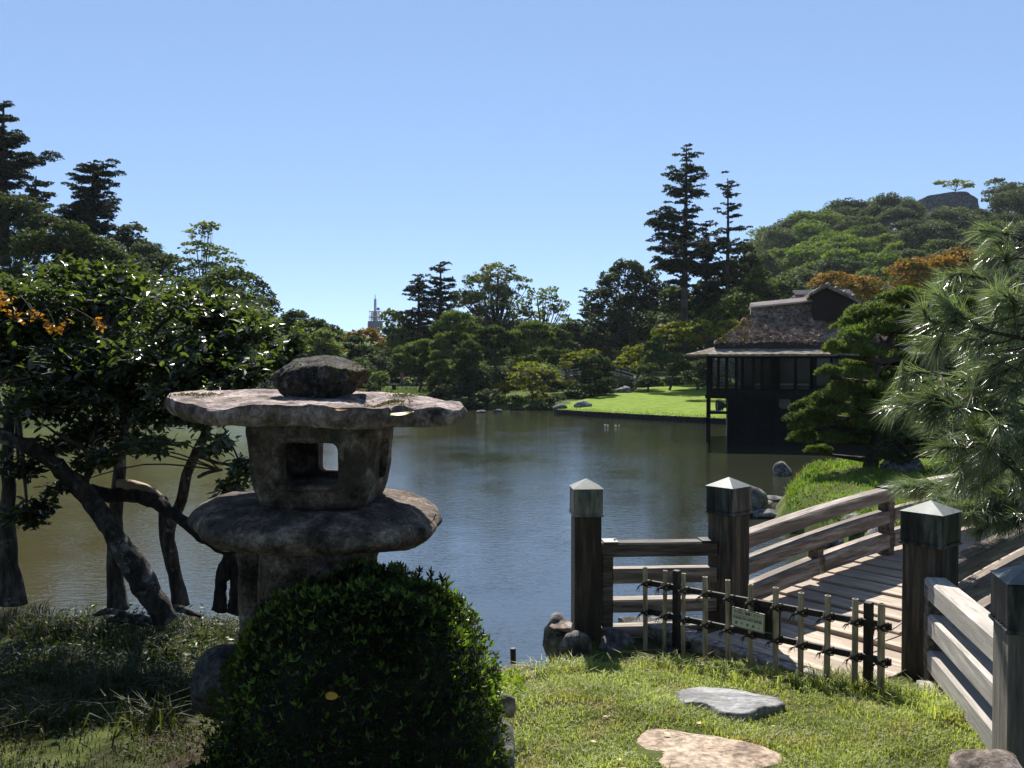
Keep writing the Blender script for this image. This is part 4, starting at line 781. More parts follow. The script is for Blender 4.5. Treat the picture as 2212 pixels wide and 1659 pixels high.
for st_, (x, y), cnt, spread in limbs:
    cnt = int(cnt * 1.35)
    d0 = g.uniform(3.85, 4.5) if y < 1000 else g.uniform(5.3, 5.9); tip = P(x, y, d0); st_ = np.array(st_); path = curve([(*st_, .028), (*(st_ * .55 + tip * .45 + (0, 0, -.06)), .016), (*tip, .005)], 16); br.tube(path[:, :3] - pb, path[:, 3], 6)
    for k in range(cnt):
        f = g.uniform(.28, 1.0) if k else 1.; i_ = int(f * 15); b_ = path[i_, :3]; dr = np.array((-1, 0, -.18)) * .6 + rvec(1, g)[0] * (.85, .9, .6 if y < 1000 else .25) * (1.15 - .4 * f); dr /= np.linalg.norm(dr); ln = g.uniform(.12, .3) * (1 if f < .95 else .3)
        e = b_ + dr * ln; br.tube(np.array([b_, b_ + dr * ln * .5 + (0, 0, -.01), e]) - pb, [.006, .005, .004], 5); tufts_.append((e, dr, b_))
for e, dr, b_ in tufts_:
    q = 120; a = g.uniform(0, 1, q) ** .7; c_ = e - dr * (1 - a)[:, None] * .13
    D = dr * g.uniform(.55, 1.3, q)[:, None] + rvec(q, g) * .62; D[:, 2] -= .12; D /= np.linalg.norm(D, axis=1)[:, None]; L_n = g.uniform(.10, .17, q)[:, None]
    S_ = np.cross(D, rvec(q, g)); S_ /= np.linalg.norm(S_, axis=1)[:, None]; w = .0015; mid = c_ + D * L_n * .55; tp_ = c_ + D * L_n + (0, 0, -1) * L_n * .12
    V = np.stack((c_ - S_ * w, c_ + S_ * w, mid + S_ * w, mid - S_ * w, tp_), 1).reshape(-1, 3) - pb; i = np.arange(q)[:, None] * 5; nd.add(V, i + [0, 1, 2, 3], i + [3, 2, 4])
br.obj('branches', mTwig, pine); tag(nd.obj('needles', mNeed, pine), kind='stuff')
mBud = M_surf('pine_bud', [(.3, (.2, .07, .03)), (.7, (.4, .14, .06))], 20, bs=0)
m = MB()
for e, dr, b_ in tufts_[::5]: m.tube(np.array([e - dr * .01, e + dr * .012, e + dr * .028]) - pb, [.006, .007, .001], 5)
m.obj('buds', mBud, pine); tag(bpy.data.objects['buds'], kind='stuff')

# ------------------------------------------------------------------ tree builders for the far side
def pal(name, a, b, tr=.3, tint=(1.4, 1.65, .6), c3=None, big=.12, rough=.75): return M_leaf(name, a, b, tr, rough, tint=tint, big=big, c3=c3, spec=.12)
PAL = {
 'dark': pal('evergreen_foliage', (.032, .043, .021), (.072, .092, .042)),
 'grey': pal('grey_green_foliage', (.05, .062, .038), (.1, .118, .068)),
 'mid': pal('green_foliage', (.042, .062, .02), (.09, .12, .036)),
 'light': pal('light_green_foliage', (.08, .105, .03), (.15, .18, .055), c3=(.16, .145, .055)),
 'bright': pal('camphor_foliage', (.06, .095, .015), (.14, .19, .03), c3=(.18, .22, .035)),
 'yellow': pal('maple_foliage', (.11, .13, .015), (.22, .21, .03), c3=(.24, .17, .03), big=.4),
 'orange': pal('autumn_foliage', (.17, .115, .03), (.3, .18, .045), tint=(1.3, 1.1, .4), c3=(.11, .12, .03), big=.3),
 'pine': pal('pine_foliage', (.043, .064, .03), (.09, .118, .052)),
 'pineG': pal('clipped_pine_foliage', (.075, .105, .03), (.155, .195, .055), tint=(1.3, 1.5, .6), big=.5),
 'conif': pal('conifer_foliage', (.02, .027, .016), (.046, .058, .03), .2),
 'shore': pal('shrub_foliage', (.03, .045, .014), (.075, .095, .028), c3=(.12, .12, .04), big=.3)}
def clumps(mb, c, rad, leaf, dens, seed, nclump=None, up=.5, asp=.6, rr=(.32, .5), flat=.75):
    """crown volume: leaf clumps spread on and inside an ellipsoid, with gaps between them"""
    g = np.random.default_rng(seed); vol = (rad[0] * rad[2]) / (rad[0] * 1.0) ** 2; K = nclump or 26
    d = rvec(K, g); d[:, 2] = np.where(d[:, 2] < -.55, -d[:, 2], d[:, 2]); r_ = g.uniform(.45, 1., K) ** .6; cc = c + d * rad * r_[:, None] * .85
    cr = g.uniform(*rr, K)[:, None] * np.mean(rad) * np.array((1, 1, flat)); n = np.maximum(6, (dens * math.pi * cr[:, 0] * cr[:, 2] / (leaf * leaf * asp * 2))).astype(int)
    idx = np.repeat(np.arange(K), n); q = rvec(len(idx), g); q[:, 2] = np.abs(q[:, 2]) * 1.1 - .25; q *= g.uniform(.6, 1.08, len(idx))[:, None]
    leaves(mb, cc[idx] + q * cr[idx], leaf, asp, up, rng=g)
    return cc
def broad(label, blobs, d, kind, base, seed, leaf=None, dens=1.25, name='broadleaf_tree', group=None, trunk_r=None, K=26, dsp=1., up=.5, tilt=0, rr=(.34, .52), flat=.75, cat='tree'):
    x, y = base; bz = None; b0 = P(x, y, d); b0[2] = max(.1, b0[2]) if name != 'shrub' else b0[2]; t_ = thing(name, label, cat, tuple(b0), group=group); m = MB(); tk = MB(); leaf = leaf or d * .0023; w = max(b_[2] for b_ in blobs) * d / F
    tr = trunk_r or max(.1, w * .055); top = P(*min(blobs, key=lambda q: q[1])[:2], d); fork = b0 * .55 + top * .45; fork[0] = b0[0] * .6 + top[0] * .4
    tk.tube(curve([(*(b0 - b0 - (0, 0, .4)), tr * 1.3), (*((fork - b0) * .5), tr), (*(fork - b0), tr * .8), (*(top - b0), tr * .25)], 12)[:, :3], np.linspace(tr * 1.3, tr * .2, 12), 7)
    for k, (bx_, by_, rx, ry) in enumerate(blobs):
        g = np.random.default_rng(seed * 31 + k); dd_ = d + g.uniform(-.5, .5) * rx * d / F * dsp; c = P(bx_, by_, dd_); rad = np.array((rx, .85 * max(rx, ry), ry)) * dd_ / F
        cc = clumps(m, c - b0, rad, leaf, dens, seed * 100 + k, K, up, rr=rr, flat=flat)
        for q in cc[::4]: s_ = fork - b0 if q[2] > (fork - b0)[2] else (fork - b0) * .5; pth = curve([(*s_,), (*(s_ * .5 + q * .5 + (0, 0, -.1 * rad[2])),), (*q,)], 7); tk.tube(pth, np.linspace(tr * .26, tr * .06, 7), 4, cap=False)
    tk.obj('trunk', mFarBark, t_); tag(m.obj('crown', PAL[kind], t_), kind='stuff'); return t_
def tiered(label, d, tx, ytop, ybase, ext, kind, seed, name='pine_tree', step=11, trunk_r=.3, pad=.16, leaf=None, lean=0, group=None, y1=None, dens=1.0, droop=.1, thick=.42):
    """conifer: straight trunk, rising or level limbs that end in flat foliage pads; ext = (y, left, right) reach in the picture"""
    g = np.random.default_rng(seed); b0 = P(tx, ybase, d); b0[2] = max(b0[2], .2); t_ = thing(name, label, 'tree', tuple(b0), group=group); e = np.array(ext, float); top = P(tx + lean, ytop, d) - b0
    tk = MB(); pth = curve([(0, 0, -.5), (top[0] * .1, .1, top[2] * .35), (top[0] * .55, -.1, top[2] * .7), tuple(top)], 20); tk.tube(pth, np.linspace(trunk_r, .04, 20) , 9); m = MB(); leaf = leaf or d * .0019; y = e[0, 0]; s_px = d / F
    while y < e[-1, 0]:
        f = (y - ytop) / (ybase - ytop); z = top[2] * (1 - f); ax_ = np.array([np.interp(z, pth[:, 2], pth[:, i]) for i in (0, 1)]); l, r_ = np.interp(y, e[:, 0], e[:, 1]), np.interp(y, e[:, 0], e[:, 2])
        for side in (-1, 1, 0, 2):
            if side in (0, 2): L_b = .5 * (l + r_) * g.uniform(.4, .95); a = (math.pi / 2 if side == 0 else -math.pi / 2) + g.uniform(-.8, .8)
            else: L_b = (l if side < 0 else r_) * g.uniform(.78, 1.12); a = (math.pi if side < 0 else 0) + g.uniform(-.4, .4)
            L_b *= s_px
            if L_b < .3 or g.uniform() < .05: continue
            zz = z + g.uniform(-1.1, 1.1) * step * s_px; s0 = np.array((*ax_, zz - .12 * L_b)); tipp = s0 + np.array((math.cos(a) * L_b, math.sin(a) * L_b, L_b * g.uniform(-droop - .1, .3) + .1 * L_b)); pb_ = curve([tuple(s0), tuple(s0 * .5 + tipp * .5 + (0, 0, -.06 * L_b)), tuple(tipp)], 7)
            tk.tube(pb_, np.linspace(max(.03, trunk_r * .22), .02, 7), 4, cap=False); npad = max(2, int(L_b / (pad * 14 * s_px * 3 + .35)) + 2)
            for q in np.linspace(.35, 1, npad):
                c = pb_[int(q * 6)] + g.normal(size=3) * (.16, .2, .09) * L_b * .5; pr_ = np.array((1, 1, thick * g.uniform(.8, 1.9))) * g.uniform(.5, 1.25) * (.23 * min(L_b, 4.2) * (1.1 - .35 * q) + .2); n_ = int(dens * math.pi * pr_[0] ** 2 * 1.15 / (leaf * leaf * .5)); v = rvec(n_, g); v[:, 2] = np.abs(v[:, 2]) - .25; v *= g.uniform(.2, 1, n_)[:, None] ** .5
                leaves(m, c + v * pr_, leaf, .38, .6, rng=g)
        y += step * g.uniform(.6, 1.5)
    tk.obj('trunk', mFarBark, t_); tag(m.obj('crown', PAL[kind], t_), kind='stuff'); return t_
def niwaki(label, d, base, top, pads, kind, seed, leaf=None, name='clipped_pine', dsp=.6, dens=1.0, tr=.12, cat='tree', group=None):
    """garden pine clipped into flat cloud pads"""
    g = np.random.default_rng(seed); b0 = P(*base, d); t_ = thing(name, label, cat, tuple(b0), group=group); tp_ = P(*top, d) - b0; tk = MB(); w = tp_[2] * .08; pth = curve([(0, 0, -.3), (w, 0, tp_[2] * .3), (tp_[0] * .5 - w, 0, tp_[2] * .6), tuple(tp_)], 16); tk.tube(pth, np.linspace(tr, tr * .3, 16), 8); m = MB(); leaf = leaf or d * .0024
    for (x, y, hw, hh) in pads:
        hwm = hw * d / F; dd_ = d + g.uniform(-1, 1) * dsp * hwm * 1.2; c = P(x, y, dd_) - b0; s_ = pth[np.argmin(np.abs(pth[:, 2] - c[2] + .2))]; q = curve([tuple(s_), tuple(s_ * .5 + c * .5), tuple(c)], 6); tk.tube(q, np.linspace(tr * .45, tr * .12, 6), 5, cap=False); rad = np.array((hwm * 1.08, hwm * .85, 1.7 * hh * d / F))
        K = 14
        for k in range(K):
            a = g.uniform(0, 6.28); r_ = g.uniform(0, .75) if k else 0; cc = c + np.array((math.cos(a) * r_ * rad[0], math.sin(a) * r_ * rad[1], (1 - r_ ** 2) * rad[2] * .5 + g.normal() * .12 * rad[2])); pr_ = rad * (.38, .38, .6) * g.uniform(.6, 1.3); n_ = int(dens * math.pi * pr_[0] * pr_[1] * 2.1 / (leaf * leaf * .4)); v = rvec(n_, g); v[:, 2] = np.abs(v[:, 2]) * 1.0 - .2; v *= g.uniform(.5, 1.05, n_)[:, None]
            D = v + (0, 0, .7) + rvec(n_, g) * .5; leaves(m, cc + v * pr_, leaf, .34, .1, dirs=D, rng=g)
    tk.obj('trunk', mFarBark, t_); tag(m.obj('crown', PAL[kind], t_), kind='stuff'); return t_
# ------------------------------------------------------------------ clipped pine on the near far bank
niwaki('large clipped garden pine with bright green cloud pads in front of the thatched pavilion', 21, (1872, 1012), (1960, 670),
 [(1960, 655, 70, 16), (2050, 668, 60, 18), (1890, 688, 62, 20), (1990, 700, 80, 22), (2080, 712, 50, 20), (1832, 712, 38, 16), (1900, 728, 62, 22), (1848, 738, 50, 20), (1972, 745, 62, 20), (2040, 765, 60, 22), (1812, 768, 40, 17), (1868, 772, 45, 17), (1925, 785, 50, 18), (1850, 800, 50, 14), (1795, 815, 35, 13), (1855, 822, 45, 15), (1930, 828, 55, 18), (1822, 846, 35, 14), (1885, 850, 50, 15),
  (1800, 868, 40, 14), (1740, 892, 36, 18), (1790, 898, 52, 18), (1858, 884, 55, 22), (1925, 886, 55, 22), (1985, 880, 45, 22), (1760, 924, 50, 16), (1825, 925, 55, 20), (1895, 922, 55, 18), (1742, 950, 35, 13), (1800, 960, 50, 16), (1855, 958, 45, 15), (1772, 980, 34, 10), (2040, 830, 50, 25), (2050, 900, 50, 25), (1760, 908, 55, 15)], 'pineG', 71, leaf=.055, tr=.2, dens=1.15, dsp=.9)
broad('dark shrub in deep shade under the clipped garden pine', [(1960, 960, 70, 45), (2050, 960, 70, 50), (1930, 1000, 40, 25)], 20, 'dark', (1970, 1010), 72, leaf=.06, name='shrub', cat='shrub', dsp=.6)
# ------------------------------------------------------------------ trees beyond the water, left
tiered('tall layered conifer cut by the left edge of the photo, highest on that side', 66, 8, 224, 560, [(228, 8, 14), (240, 22, 24), (262, 25, 25), (285, 30, 30), (310, 45, 50), (325, 55, 62), (343, 80, 88), (352, 60, 62), (368, 60, 70), (395, 55, 55), (420, 60, 38), (480, 60, 60)], 'conif', 201, step=9, trunk_r=.5, name='cedar_tree', thick=.35)
tiered('small spiky conifer between the two tall cedars at upper left', 66, 78, 380, 560, [(390, 6, 8), (400, 18, 22), (416, 28, 34), (432, 26, 30), (450, 20, 25), (480, 20, 20)], 'conif', 202, step=9, trunk_r=.25, name='cedar_tree')
tiered('tall dark cedar standing alone against the sky at upper left', 68, 202, 346, 640, [(352, 14, 14), (358, 30, 46), (376, 44, 46), (398, 55, 46), (408, 50, 30), (421, 60, 40), (435, 64, 60), (452, 66, 60), (468, 60, 46), (490, 52, 42), (515, 50, 48), (560, 50, 50)], 'conif', 203, step=8.5, trunk_r=.5, name='cedar_tree', thick=.38, lean=1)
broad('bushy dark evergreen just right of the lone tall cedar', [(285, 510, 28, 32), (262, 535, 30, 30), (305, 545, 35, 30)], 70, 'dark', (285, 640), 204)
broad('big rounded evergreen below the left edge conifer', [(30, 480, 80, 60), (100, 520, 70, 60), (0, 560, 80, 60)], 62, 'dark', (40, 800), 205, K=34)
broad('mid green evergreen in the wooded slope left of the lone cedar', [(90, 560, 70, 60), (150, 520, 45, 50), (30, 640, 90, 60)], 58, 'mid', (90, 800), 206, K=34)
broad('dark evergreen behind the camellia crown below the lone cedar', [(200, 560, 80, 50), (250, 600, 70, 60), (160, 640, 80, 70)], 60, 'dark', (220, 820), 207, K=34)
broad('grey-leaved tree behind the top of the camellia', [(320, 560, 45, 35), (350, 590, 55, 40), (300, 620, 60, 50)], 66, 'grey', (330, 800), 208, K=30)
broad('layered broadleaf tree with a wispy leaning top, upper left of the lantern', [(425, 505, 32, 24), (452, 490, 28, 12), (425, 545, 48, 26), (470, 552, 40, 22), (503, 572, 30, 20), (385, 575, 40, 30), (440, 590, 60, 30)], 70, 'light', (430, 780), 209, K=24, rr=(.3, .42), flat=.45, dens=1.1)
broad('dark crown below and right of the layered broadleaf tree', [(440, 640, 80, 45), (500, 620, 60, 40), (520, 680, 60, 50)], 66, 'mid', (470, 820), 210, K=30)
broad('pale grey-green tree at the right shoulder of the left wood', [(565, 640, 32, 32), (572, 680, 36, 40), (545, 610, 25, 18)], 72, 'grey', (565, 840), 211, K=24, dens=.9)
broad('dark undergrowth tree standing at the water behind the camellia trunks', [(150, 760, 150, 90), (330, 760, 130, 90), (500, 770, 110, 80)], 60, 'dark', (300, 880), 212, K=44)
broad('dark leafy tree low behind the left edge camellia', [(0, 760, 130, 100), (-60, 700, 100, 120)], 58, 'dark', (0, 880), 213, K=40)
broad('rounded green tree above the lantern roof, left of the radio tower', [(640, 700, 35, 34), (680, 720, 40, 34), (620, 740, 50, 50), (715, 740, 30, 40)], 82, 'mid', (660, 850), 214, K=28)
broad('green and yellowish tree directly behind the lantern cap stone', [(650, 780, 60, 40), (720, 775, 45, 36), (690, 740, 40, 30)], 78, 'light', (680, 860), 215, K=28)
broad('orange-brown autumn tree at the foot of the radio tower', [(765, 735, 26, 22), (792, 728, 30, 20), (815, 745, 22, 22)], 96, 'orange', (785, 830), 216, K=22)
broad('dark bushy tree below the autumn tree', [(790, 775, 45, 28), (760, 800, 50, 30), (820, 800, 36, 28)], 92, 'dark', (785, 850), 217, K=26)
niwaki('small twisted pine right of the lantern cap stone', 76, (763, 830), (765, 742), [(765, 740, 20, 8), (750, 755, 18, 7), (785, 758, 18, 7), (765, 772, 26, 8), (745, 785, 16, 6)], 'pine', 218)
# centre
broad('light green tree just right of the radio tower', [(845, 685, 26, 18), (862, 705, 32, 28), (840, 730, 26, 30), (880, 740, 36, 34)], 100, 'light', (855, 830), 219, K=26, dens=.95)
tiered('dark broad conifer left of the pair over the walking person', 100, 905, 598, 800, [(602, 10, 10), (612, 22, 20), (630, 34, 30), (645, 20, 34), (658, 40, 34), (680, 36, 34), (705, 34, 40), (730, 36, 40), (760, 36, 36)], 'conif', 220, step=8, trunk_r=.4, thick=.6)
tiered('dark pointed conifer right of the pair over the walking person', 101, 952, 574, 800, [(576, 8, 8), (584, 20, 18), (598, 30, 26), (615, 22, 32), (632, 32, 33), (655, 36, 32), (680, 36, 30), (710, 40, 34), (750, 40, 40)], 'conif', 221, step=8, trunk_r=.45, thick=.6)
broad('wide open-crowned tall deciduous tree rising above the middle of the far shore', [(1075, 590, 46, 22), (1030, 612, 40, 24), (1112, 618, 38, 28), (1065, 640, 50, 26), (1000, 650, 30, 26), (1110, 665, 40, 28), (1040, 690, 45, 30), (1090, 700, 40, 26), (1070, 650, 60, 40), (1060, 610, 50, 24), (1020, 670, 50, 40), (1130, 690, 34, 30)], 112, 'light', (1072, 830), 222, K=22, rr=(.26, .42), dens=1.0, trunk_r=.4)
broad('pale thinly leaved tree right of the tall deciduous tree', [(1160, 640, 28, 22), (1190, 640, 32, 24), (1215, 668, 26, 24), (1180, 690, 40, 30), (1225, 705, 22, 28), (1185, 665, 46, 34), (1160, 700, 34, 34)], 114, 'light', (1180, 830), 223, K=20, rr=(.22, .34), dens=.8, trunk_r=.3)
broad('dark tree filling in under the tall deciduous tree', [(1010, 720, 50, 40), (1100, 735, 60, 40), (1180, 735, 50, 40), (1040, 760, 60, 40)], 104, 'dark', (1090, 840), 224, K=34)
broad('shaded evergreen behind the clipped pines of the far shore', [(900, 780, 50, 36), (1230, 740, 45, 50), (1150, 770, 50, 36), (960, 780, 50, 40)], 100, 'dark', (1100, 850), 225, K=34)
tiered('thin spire-shaped tree poking up left of the dark wood', 104, 1266, 626, 800, [(630, 6, 8), (645, 10, 14), (665, 14, 18), (700, 18, 20), (760, 22, 22)], 'pine', 226, step=8, trunk_r=.15, thick=.5)
broad('tall dark-green wood of evergreens left of the two tall pines', [(1355, 590, 38, 28), (1320, 615, 38, 26), (1390, 620, 45, 36), (1305, 665, 42, 46), (1365, 680, 60, 50), (1430, 660, 50, 50), (1310, 735, 50, 46), (1390, 745, 60, 40)], 96, 'dark', (1360, 850), 227, K=34, dens=1.2)
broad('narrow grey tree between the thin spire and the dark wood', [(1262, 740, 28, 40), (1285, 700, 24, 34)], 100, 'grey', (1270, 840), 228, K=22)
tiered('tallest pine with bare-limbed open crown, left of the two tall pines', 88, 1479, 314, 700, [(318, 10, 10), (328, 26, 24), (340, 20, 18), (352, 46, 42), (366, 30, 36), (382, 48, 44), (398, 42, 40), (411, 52, 48), (424, 28, 30), (440, 31, 30), (456, 62, 30), (472, 60, 26), (489, 88, 27), (506, 72, 18), (518, 60, 30), (531, 90, 50), (545, 70, 50), (560, 78, 60), (580, 56, 44), (600, 30, 30), (625, 20, 20)], 'conif', 229, step=12, trunk_r=.42, thick=.42, dens=1.0, lean=4)
tiered('slimmer tall pine with sparse level branches, right of the two tall pines', 88, 1572, 385, 700, [(388, 12, 12), (395, 20, 16), (403, 20, 18), (412, 24, 22), (420, 32, 30), (432, 8, 30), (445, 40, 26), (458, 20, 12), (466, 22, 62), (474, 10, 30), (495, 16, 30), (515, 28, 46), (530, 30, 20), (548, 30, 50), (560, 40, 52), (580, 40, 50), (620, 24, 30)], 'conif', 230, step=15, trunk_r=.3, thick=.34, dens=.9)
tiered('shorter dark pine filling the gap between the two tall pines', 91, 1525, 478, 720, [(484, 10, 10), (495, 24, 24), (515, 34, 34), (540, 40, 42), (570, 45, 46), (600, 50, 50), (650, 50, 50), (690, 50, 50)], 'conif', 231, step=10, trunk_r=.3, thick=.5)
broad('dark evergreen mass right of the slimmer tall pine', [(1612, 560, 36, 36), (1600, 610, 50, 40), (1640, 640, 40, 40), (1540, 640, 50, 50), (1460, 660, 50, 40)], 92, 'dark', (1590, 820), 232, K=34, dens=1.2)
broad('green lit shrubs tree under the pines beside the pavilion roof', [(1600, 660, 40, 30), (1560, 690, 45, 30), (1640, 600, 26, 24)], 80, 'mid', (1590, 820), 233, K=28)
broad('yellow-green maple spreading behind the left eave of the pavilion', [(1455, 712, 42, 20), (1505, 705, 45, 18), (1545, 720, 34, 20), (1420, 722, 22, 12), (1480, 740, 50, 22), (1575, 700, 26, 12)], 76, 'yellow', (1500, 850), 234, K=26, rr=(.26, .4), flat=.5)
broad('yellow-green maple left of the dark clipped pine on the lawn', [(1365, 770, 40, 22), (1395, 755, 26, 16), (1340, 790, 26, 14), (1385, 795, 36, 20)], 80, 'yellow', (1370, 850), 235, K=26, rr=(.26, .4), flat=.5)
niwaki('dark clipped pine standing on the back of the lawn by the maples', 77, (1445, 840), (1440, 735), [(1440, 738, 32, 12), (1410, 760, 30, 12), (1465, 765, 34, 12), (1435, 785, 44, 13), (1405, 805, 26, 10), (1470, 805, 34, 12), (1500, 780, 30, 14), (1510, 815, 30, 12)], 'pine', 236, dens=1.2)
broad('low dark shrub under the pavilion eave beside the lawn', [(1540, 800, 34, 30), (1580, 800, 40, 36), (1500, 820, 34, 22)], 66, 'dark', (1550, 840), 237, K=26, name='shrub', cat='shrub')
for i, (bl, lb, k) in enumerate([([(1240, 775, 34, 16), (1275, 768, 30, 14), (1220, 790, 22, 10)], 'yellow-green maple above the arched far bridge', 'yellow'), ([(1150, 800, 50, 20), (1185, 815, 34, 22), (1115, 820, 34, 20), (1150, 838, 50, 22), (1165, 860, 34, 14)], 'broad yellowish maple leaning over the shore left of the far bridge', 'yellow')]):
    broad(lb, bl, 76 if i == 0 else 70, k, (bl[0][0], 872), 238 + i, K=26, rr=(.24, .38), flat=.5, dens=1.1)
# clipped pines along the far shore
for i, (lb, d, base, top, pads, k) in enumerate([
 ('tallest clipped pine of the far shore, domed and layered, right of the walking person', 76, (985, 860), (985, 690), [(985, 695, 38, 14), (960, 715, 30, 12), (1010, 718, 34, 12), (985, 738, 52, 14), (950, 755, 32, 11), (1015, 762, 36, 12), (980, 778, 50, 13), (950, 795, 30, 10), (1010, 800, 36, 11), (978, 815, 46, 11)], 'pineG'),
 ('wide flat-topped clipped pine right beside the walking person', 80, (905, 840), (895, 765), [(890, 762, 38, 11), (925, 775, 32, 10), (865, 782, 26, 10), (895, 790, 46, 11), (935, 800, 30, 9), (880, 806, 34, 9), (920, 745, 30, 6)], 'pineG'),
 ('slim bluish clipped pine in front of the tallest clipped pine', 72, (1012, 870), (1015, 750), [(1012, 752, 22, 9), (1000, 768, 22, 8), (1026, 775, 20, 8), (1012, 790, 30, 9), (996, 806, 20, 7), (1028, 812, 20, 7), (1012, 828, 26, 8)], 'pine'),
 ('clipped pine with a flat umbrella top over a clear trunk at mid shore', 76, (1072, 850), (1068, 722), [(1065, 720, 30, 9), (1045, 735, 24, 9), (1090, 738, 26, 9), (1068, 752, 36, 10), (1095, 770, 24, 8), (1048, 775, 24, 8), (1070, 790, 24, 7)], 'pine'),
 ('clipped pine with a broad round top left of the far bridge', 78, (1145, 850), (1150, 712), [(1150, 712, 34, 10), (1122, 730, 30, 10), (1175, 732, 30, 10), (1148, 750, 42, 11), (1120, 765, 26, 9), (1180, 768, 26, 9), (1150, 785, 36, 9)], 'pineG'),
 ('smaller bluish clipped pine behind the maple left of the far bridge', 80, (1215, 840), (1212, 730), [(1212, 730, 24, 9), (1200, 748, 24, 9), (1228, 752, 22, 9), (1212, 770, 30, 9), (1195, 785, 20, 7)], 'pine'),
 ('dark drooping pine in front of the far bridge', 74, (1300, 868), (1295, 790), [(1285, 788, 30, 12), (1262, 800, 22, 9), (1310, 802, 26, 10), (1285, 818, 36, 11), (1262, 832, 22, 8), (1312, 835, 28, 10), (1290, 850, 34, 10)], 'pine')]):
    niwaki(lb, d, base, top, pads, k, 300 + i, dens=1.1)
# shrubs and rocks on the far shore
SH = [((945, 828, 28, 18), 'rounded glossy shrub right of the walking person', 'shore', 74), ((975, 850, 46, 16), 'dark shrub on the shore below the tallest clipped pine', 'dark', 70), ((1050, 860, 40, 18), 'dark shrub low on the shore under the umbrella pine', 'dark', 69), ((1105, 868, 34, 14), 'dark shrub at the waterline left of the maple', 'shore', 68.5), ((1200, 868, 26, 18), 'dark shrub at the mouth of the inlet', 'dark', 70), ((1250, 850, 36, 24), 'dark shrub below the arch of the far bridge', 'dark', 72), ((1345, 840, 30, 14), 'dark shrub on the edge of the lawn point', 'dark', 79),
      ((820, 818, 22, 16), 'light green shrub between the lantern stone and the lamp post', 'light', 78), ((790, 840, 30, 18), 'dark shrub behind the lantern cap stone', 'dark', 76), ((1090, 838, 30, 14), 'yellowish shrub under the umbrella pine', 'yellow', 73), ((940, 865, 28, 12), 'dark shrub overhanging the water right of the grass slope', 'dark', 70), ((1225, 832, 30, 14), 'olive shrub beside the far bridge abutment', 'shore', 74), ((1010, 880, 34, 8), 'dark low shrub touching the water mid shore', 'dark', 68.5), ((1170, 884, 40, 8), 'dark low shrub touching the water left of the lawn point', 'dark', 68.5),
      ((930, 812, 24, 12), 'small olive shrub behind the glossy rounded shrub', 'shore', 80), ((1400, 828, 34, 14), 'dark shrub where the far bridge meets the lawn', 'dark', 76), ((1460, 830, 40, 12), 'olive shrub at the back of the lawn', 'shore', 86), ((1540, 828, 40, 12), 'dark shrub at the back of the lawn by the pavilion', 'dark', 78), ((700, 850, 60, 30), 'dark shrub hidden behind the lantern roof', 'dark', 74), ((600, 850, 60, 40), 'dark shrub behind the left end of the lantern roof', 'dark', 70)]
for i, ((x, y, rx, ry), lb, k, d) in enumerate(SH): broad(lb, [(x, y, rx, ry), (x - rx * .5, y + ry * .3, rx * .6, ry * .7), (x + rx * .5, y + ry * .25, rx * .6, ry * .7)], d, k, (x, y + ry), 400 + i, name='shrub', cat='shrub', K=18, leaf=.16)
for i, (x, y, d, s_, lb) in enumerate([(852, 866, 73, (1.0, .8, .7), 'dark boulder on the shore below the lamp post'), (836, 868, 74, (.8, .7, .5), 'smaller dark boulder beside the lamp post boulder'), (880, 874, 72, (.5, .5, .35), 'small grey rock at the foot of the grass slope'), (958, 882, 69, (1.1, .8, .6), 'grey rock at the waterline right of the grass slope'), (1040, 886, 68, (1.2, .8, .4), 'low dark rock at the waterline mid shore'), (1075, 884, 68, (.8, .8, .45), 'low grey rock at the waterline under the umbrella pine'), (1120, 880, 68, (1.6, .8, .35), 'flat dark rock under the leaning maple'), (1258, 872, 64, (1.1, .8, .5), 'pale grey rock at the left edge of the lawn point'), (1210, 880, 66, (.9, .8, .6), 'dark rock in the inlet below the far bridge'), (1345, 838, 70, (1.4, .8, .7), 'grey sunlit rock at the back of the lawn point'), (1090, 845, 71, (.9, .6, .3), 'pale rock among shrubs mid shore'), (985, 862, 69, (.7, .6, .3), 'pale flat stone on the shore below the tallest clipped pine')]):
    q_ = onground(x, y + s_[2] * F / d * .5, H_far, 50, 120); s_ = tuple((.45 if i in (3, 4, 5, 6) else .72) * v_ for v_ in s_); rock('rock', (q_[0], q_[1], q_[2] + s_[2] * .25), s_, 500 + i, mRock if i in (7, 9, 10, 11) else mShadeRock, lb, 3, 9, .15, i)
mSlope = M_leaf('slope_grass', (.08, .13, .015), (.15, .21, .03), .25, .6, tint=(1.2, 1.3, .5), big=.4)
x, y = scatter(30000, -13.5, -7.2, 72.5, 96, None); blades('grass', np.stack((x, y, H_far(x, y) - .02), -1), .16, .04, mSlope, .6)

# ------------------------------------------------------------------ lawn edging, floats and small things by the water
edge = thing('timber_edging', 'row of short dark log piles edging the lawn point at the water', 'edging', (3.2, 60, 0)); m = MB(); n = 0; xx = 3.2
pm = MB().tube([(0, 0, -.5), (0, 0, .36)], .075, 6).mesh('pile'); pm.materials.append(mBlackWood); far_p = MB(); pos = []
while xx < 28: pos.append(xx); xx += .155 / math.hypot(1, .93)
for k, xx in enumerate(pos):
    yy = shore_far(xx) - .38 + .6 * math.exp(-(xx - 3.15) / 27 * 30)
    if xx < 12.2 and n < 110 and k % 1 == 0:
        o = bpy.data.objects.new('pile', pm); C.objects.link(o); o.parent = edge; o.location = (xx - 3.2, yy - 60, R.uniform(-.03, .02)); n += 1
    else: far_p.tube([(xx - 3.2, yy - 60, -.5), (xx - 3.2, yy - 60, .36 + R.uniform(-.03, .02))], .075, 5)
tag(far_p.obj('pile', mBlackWood, edge), kind='stuff')
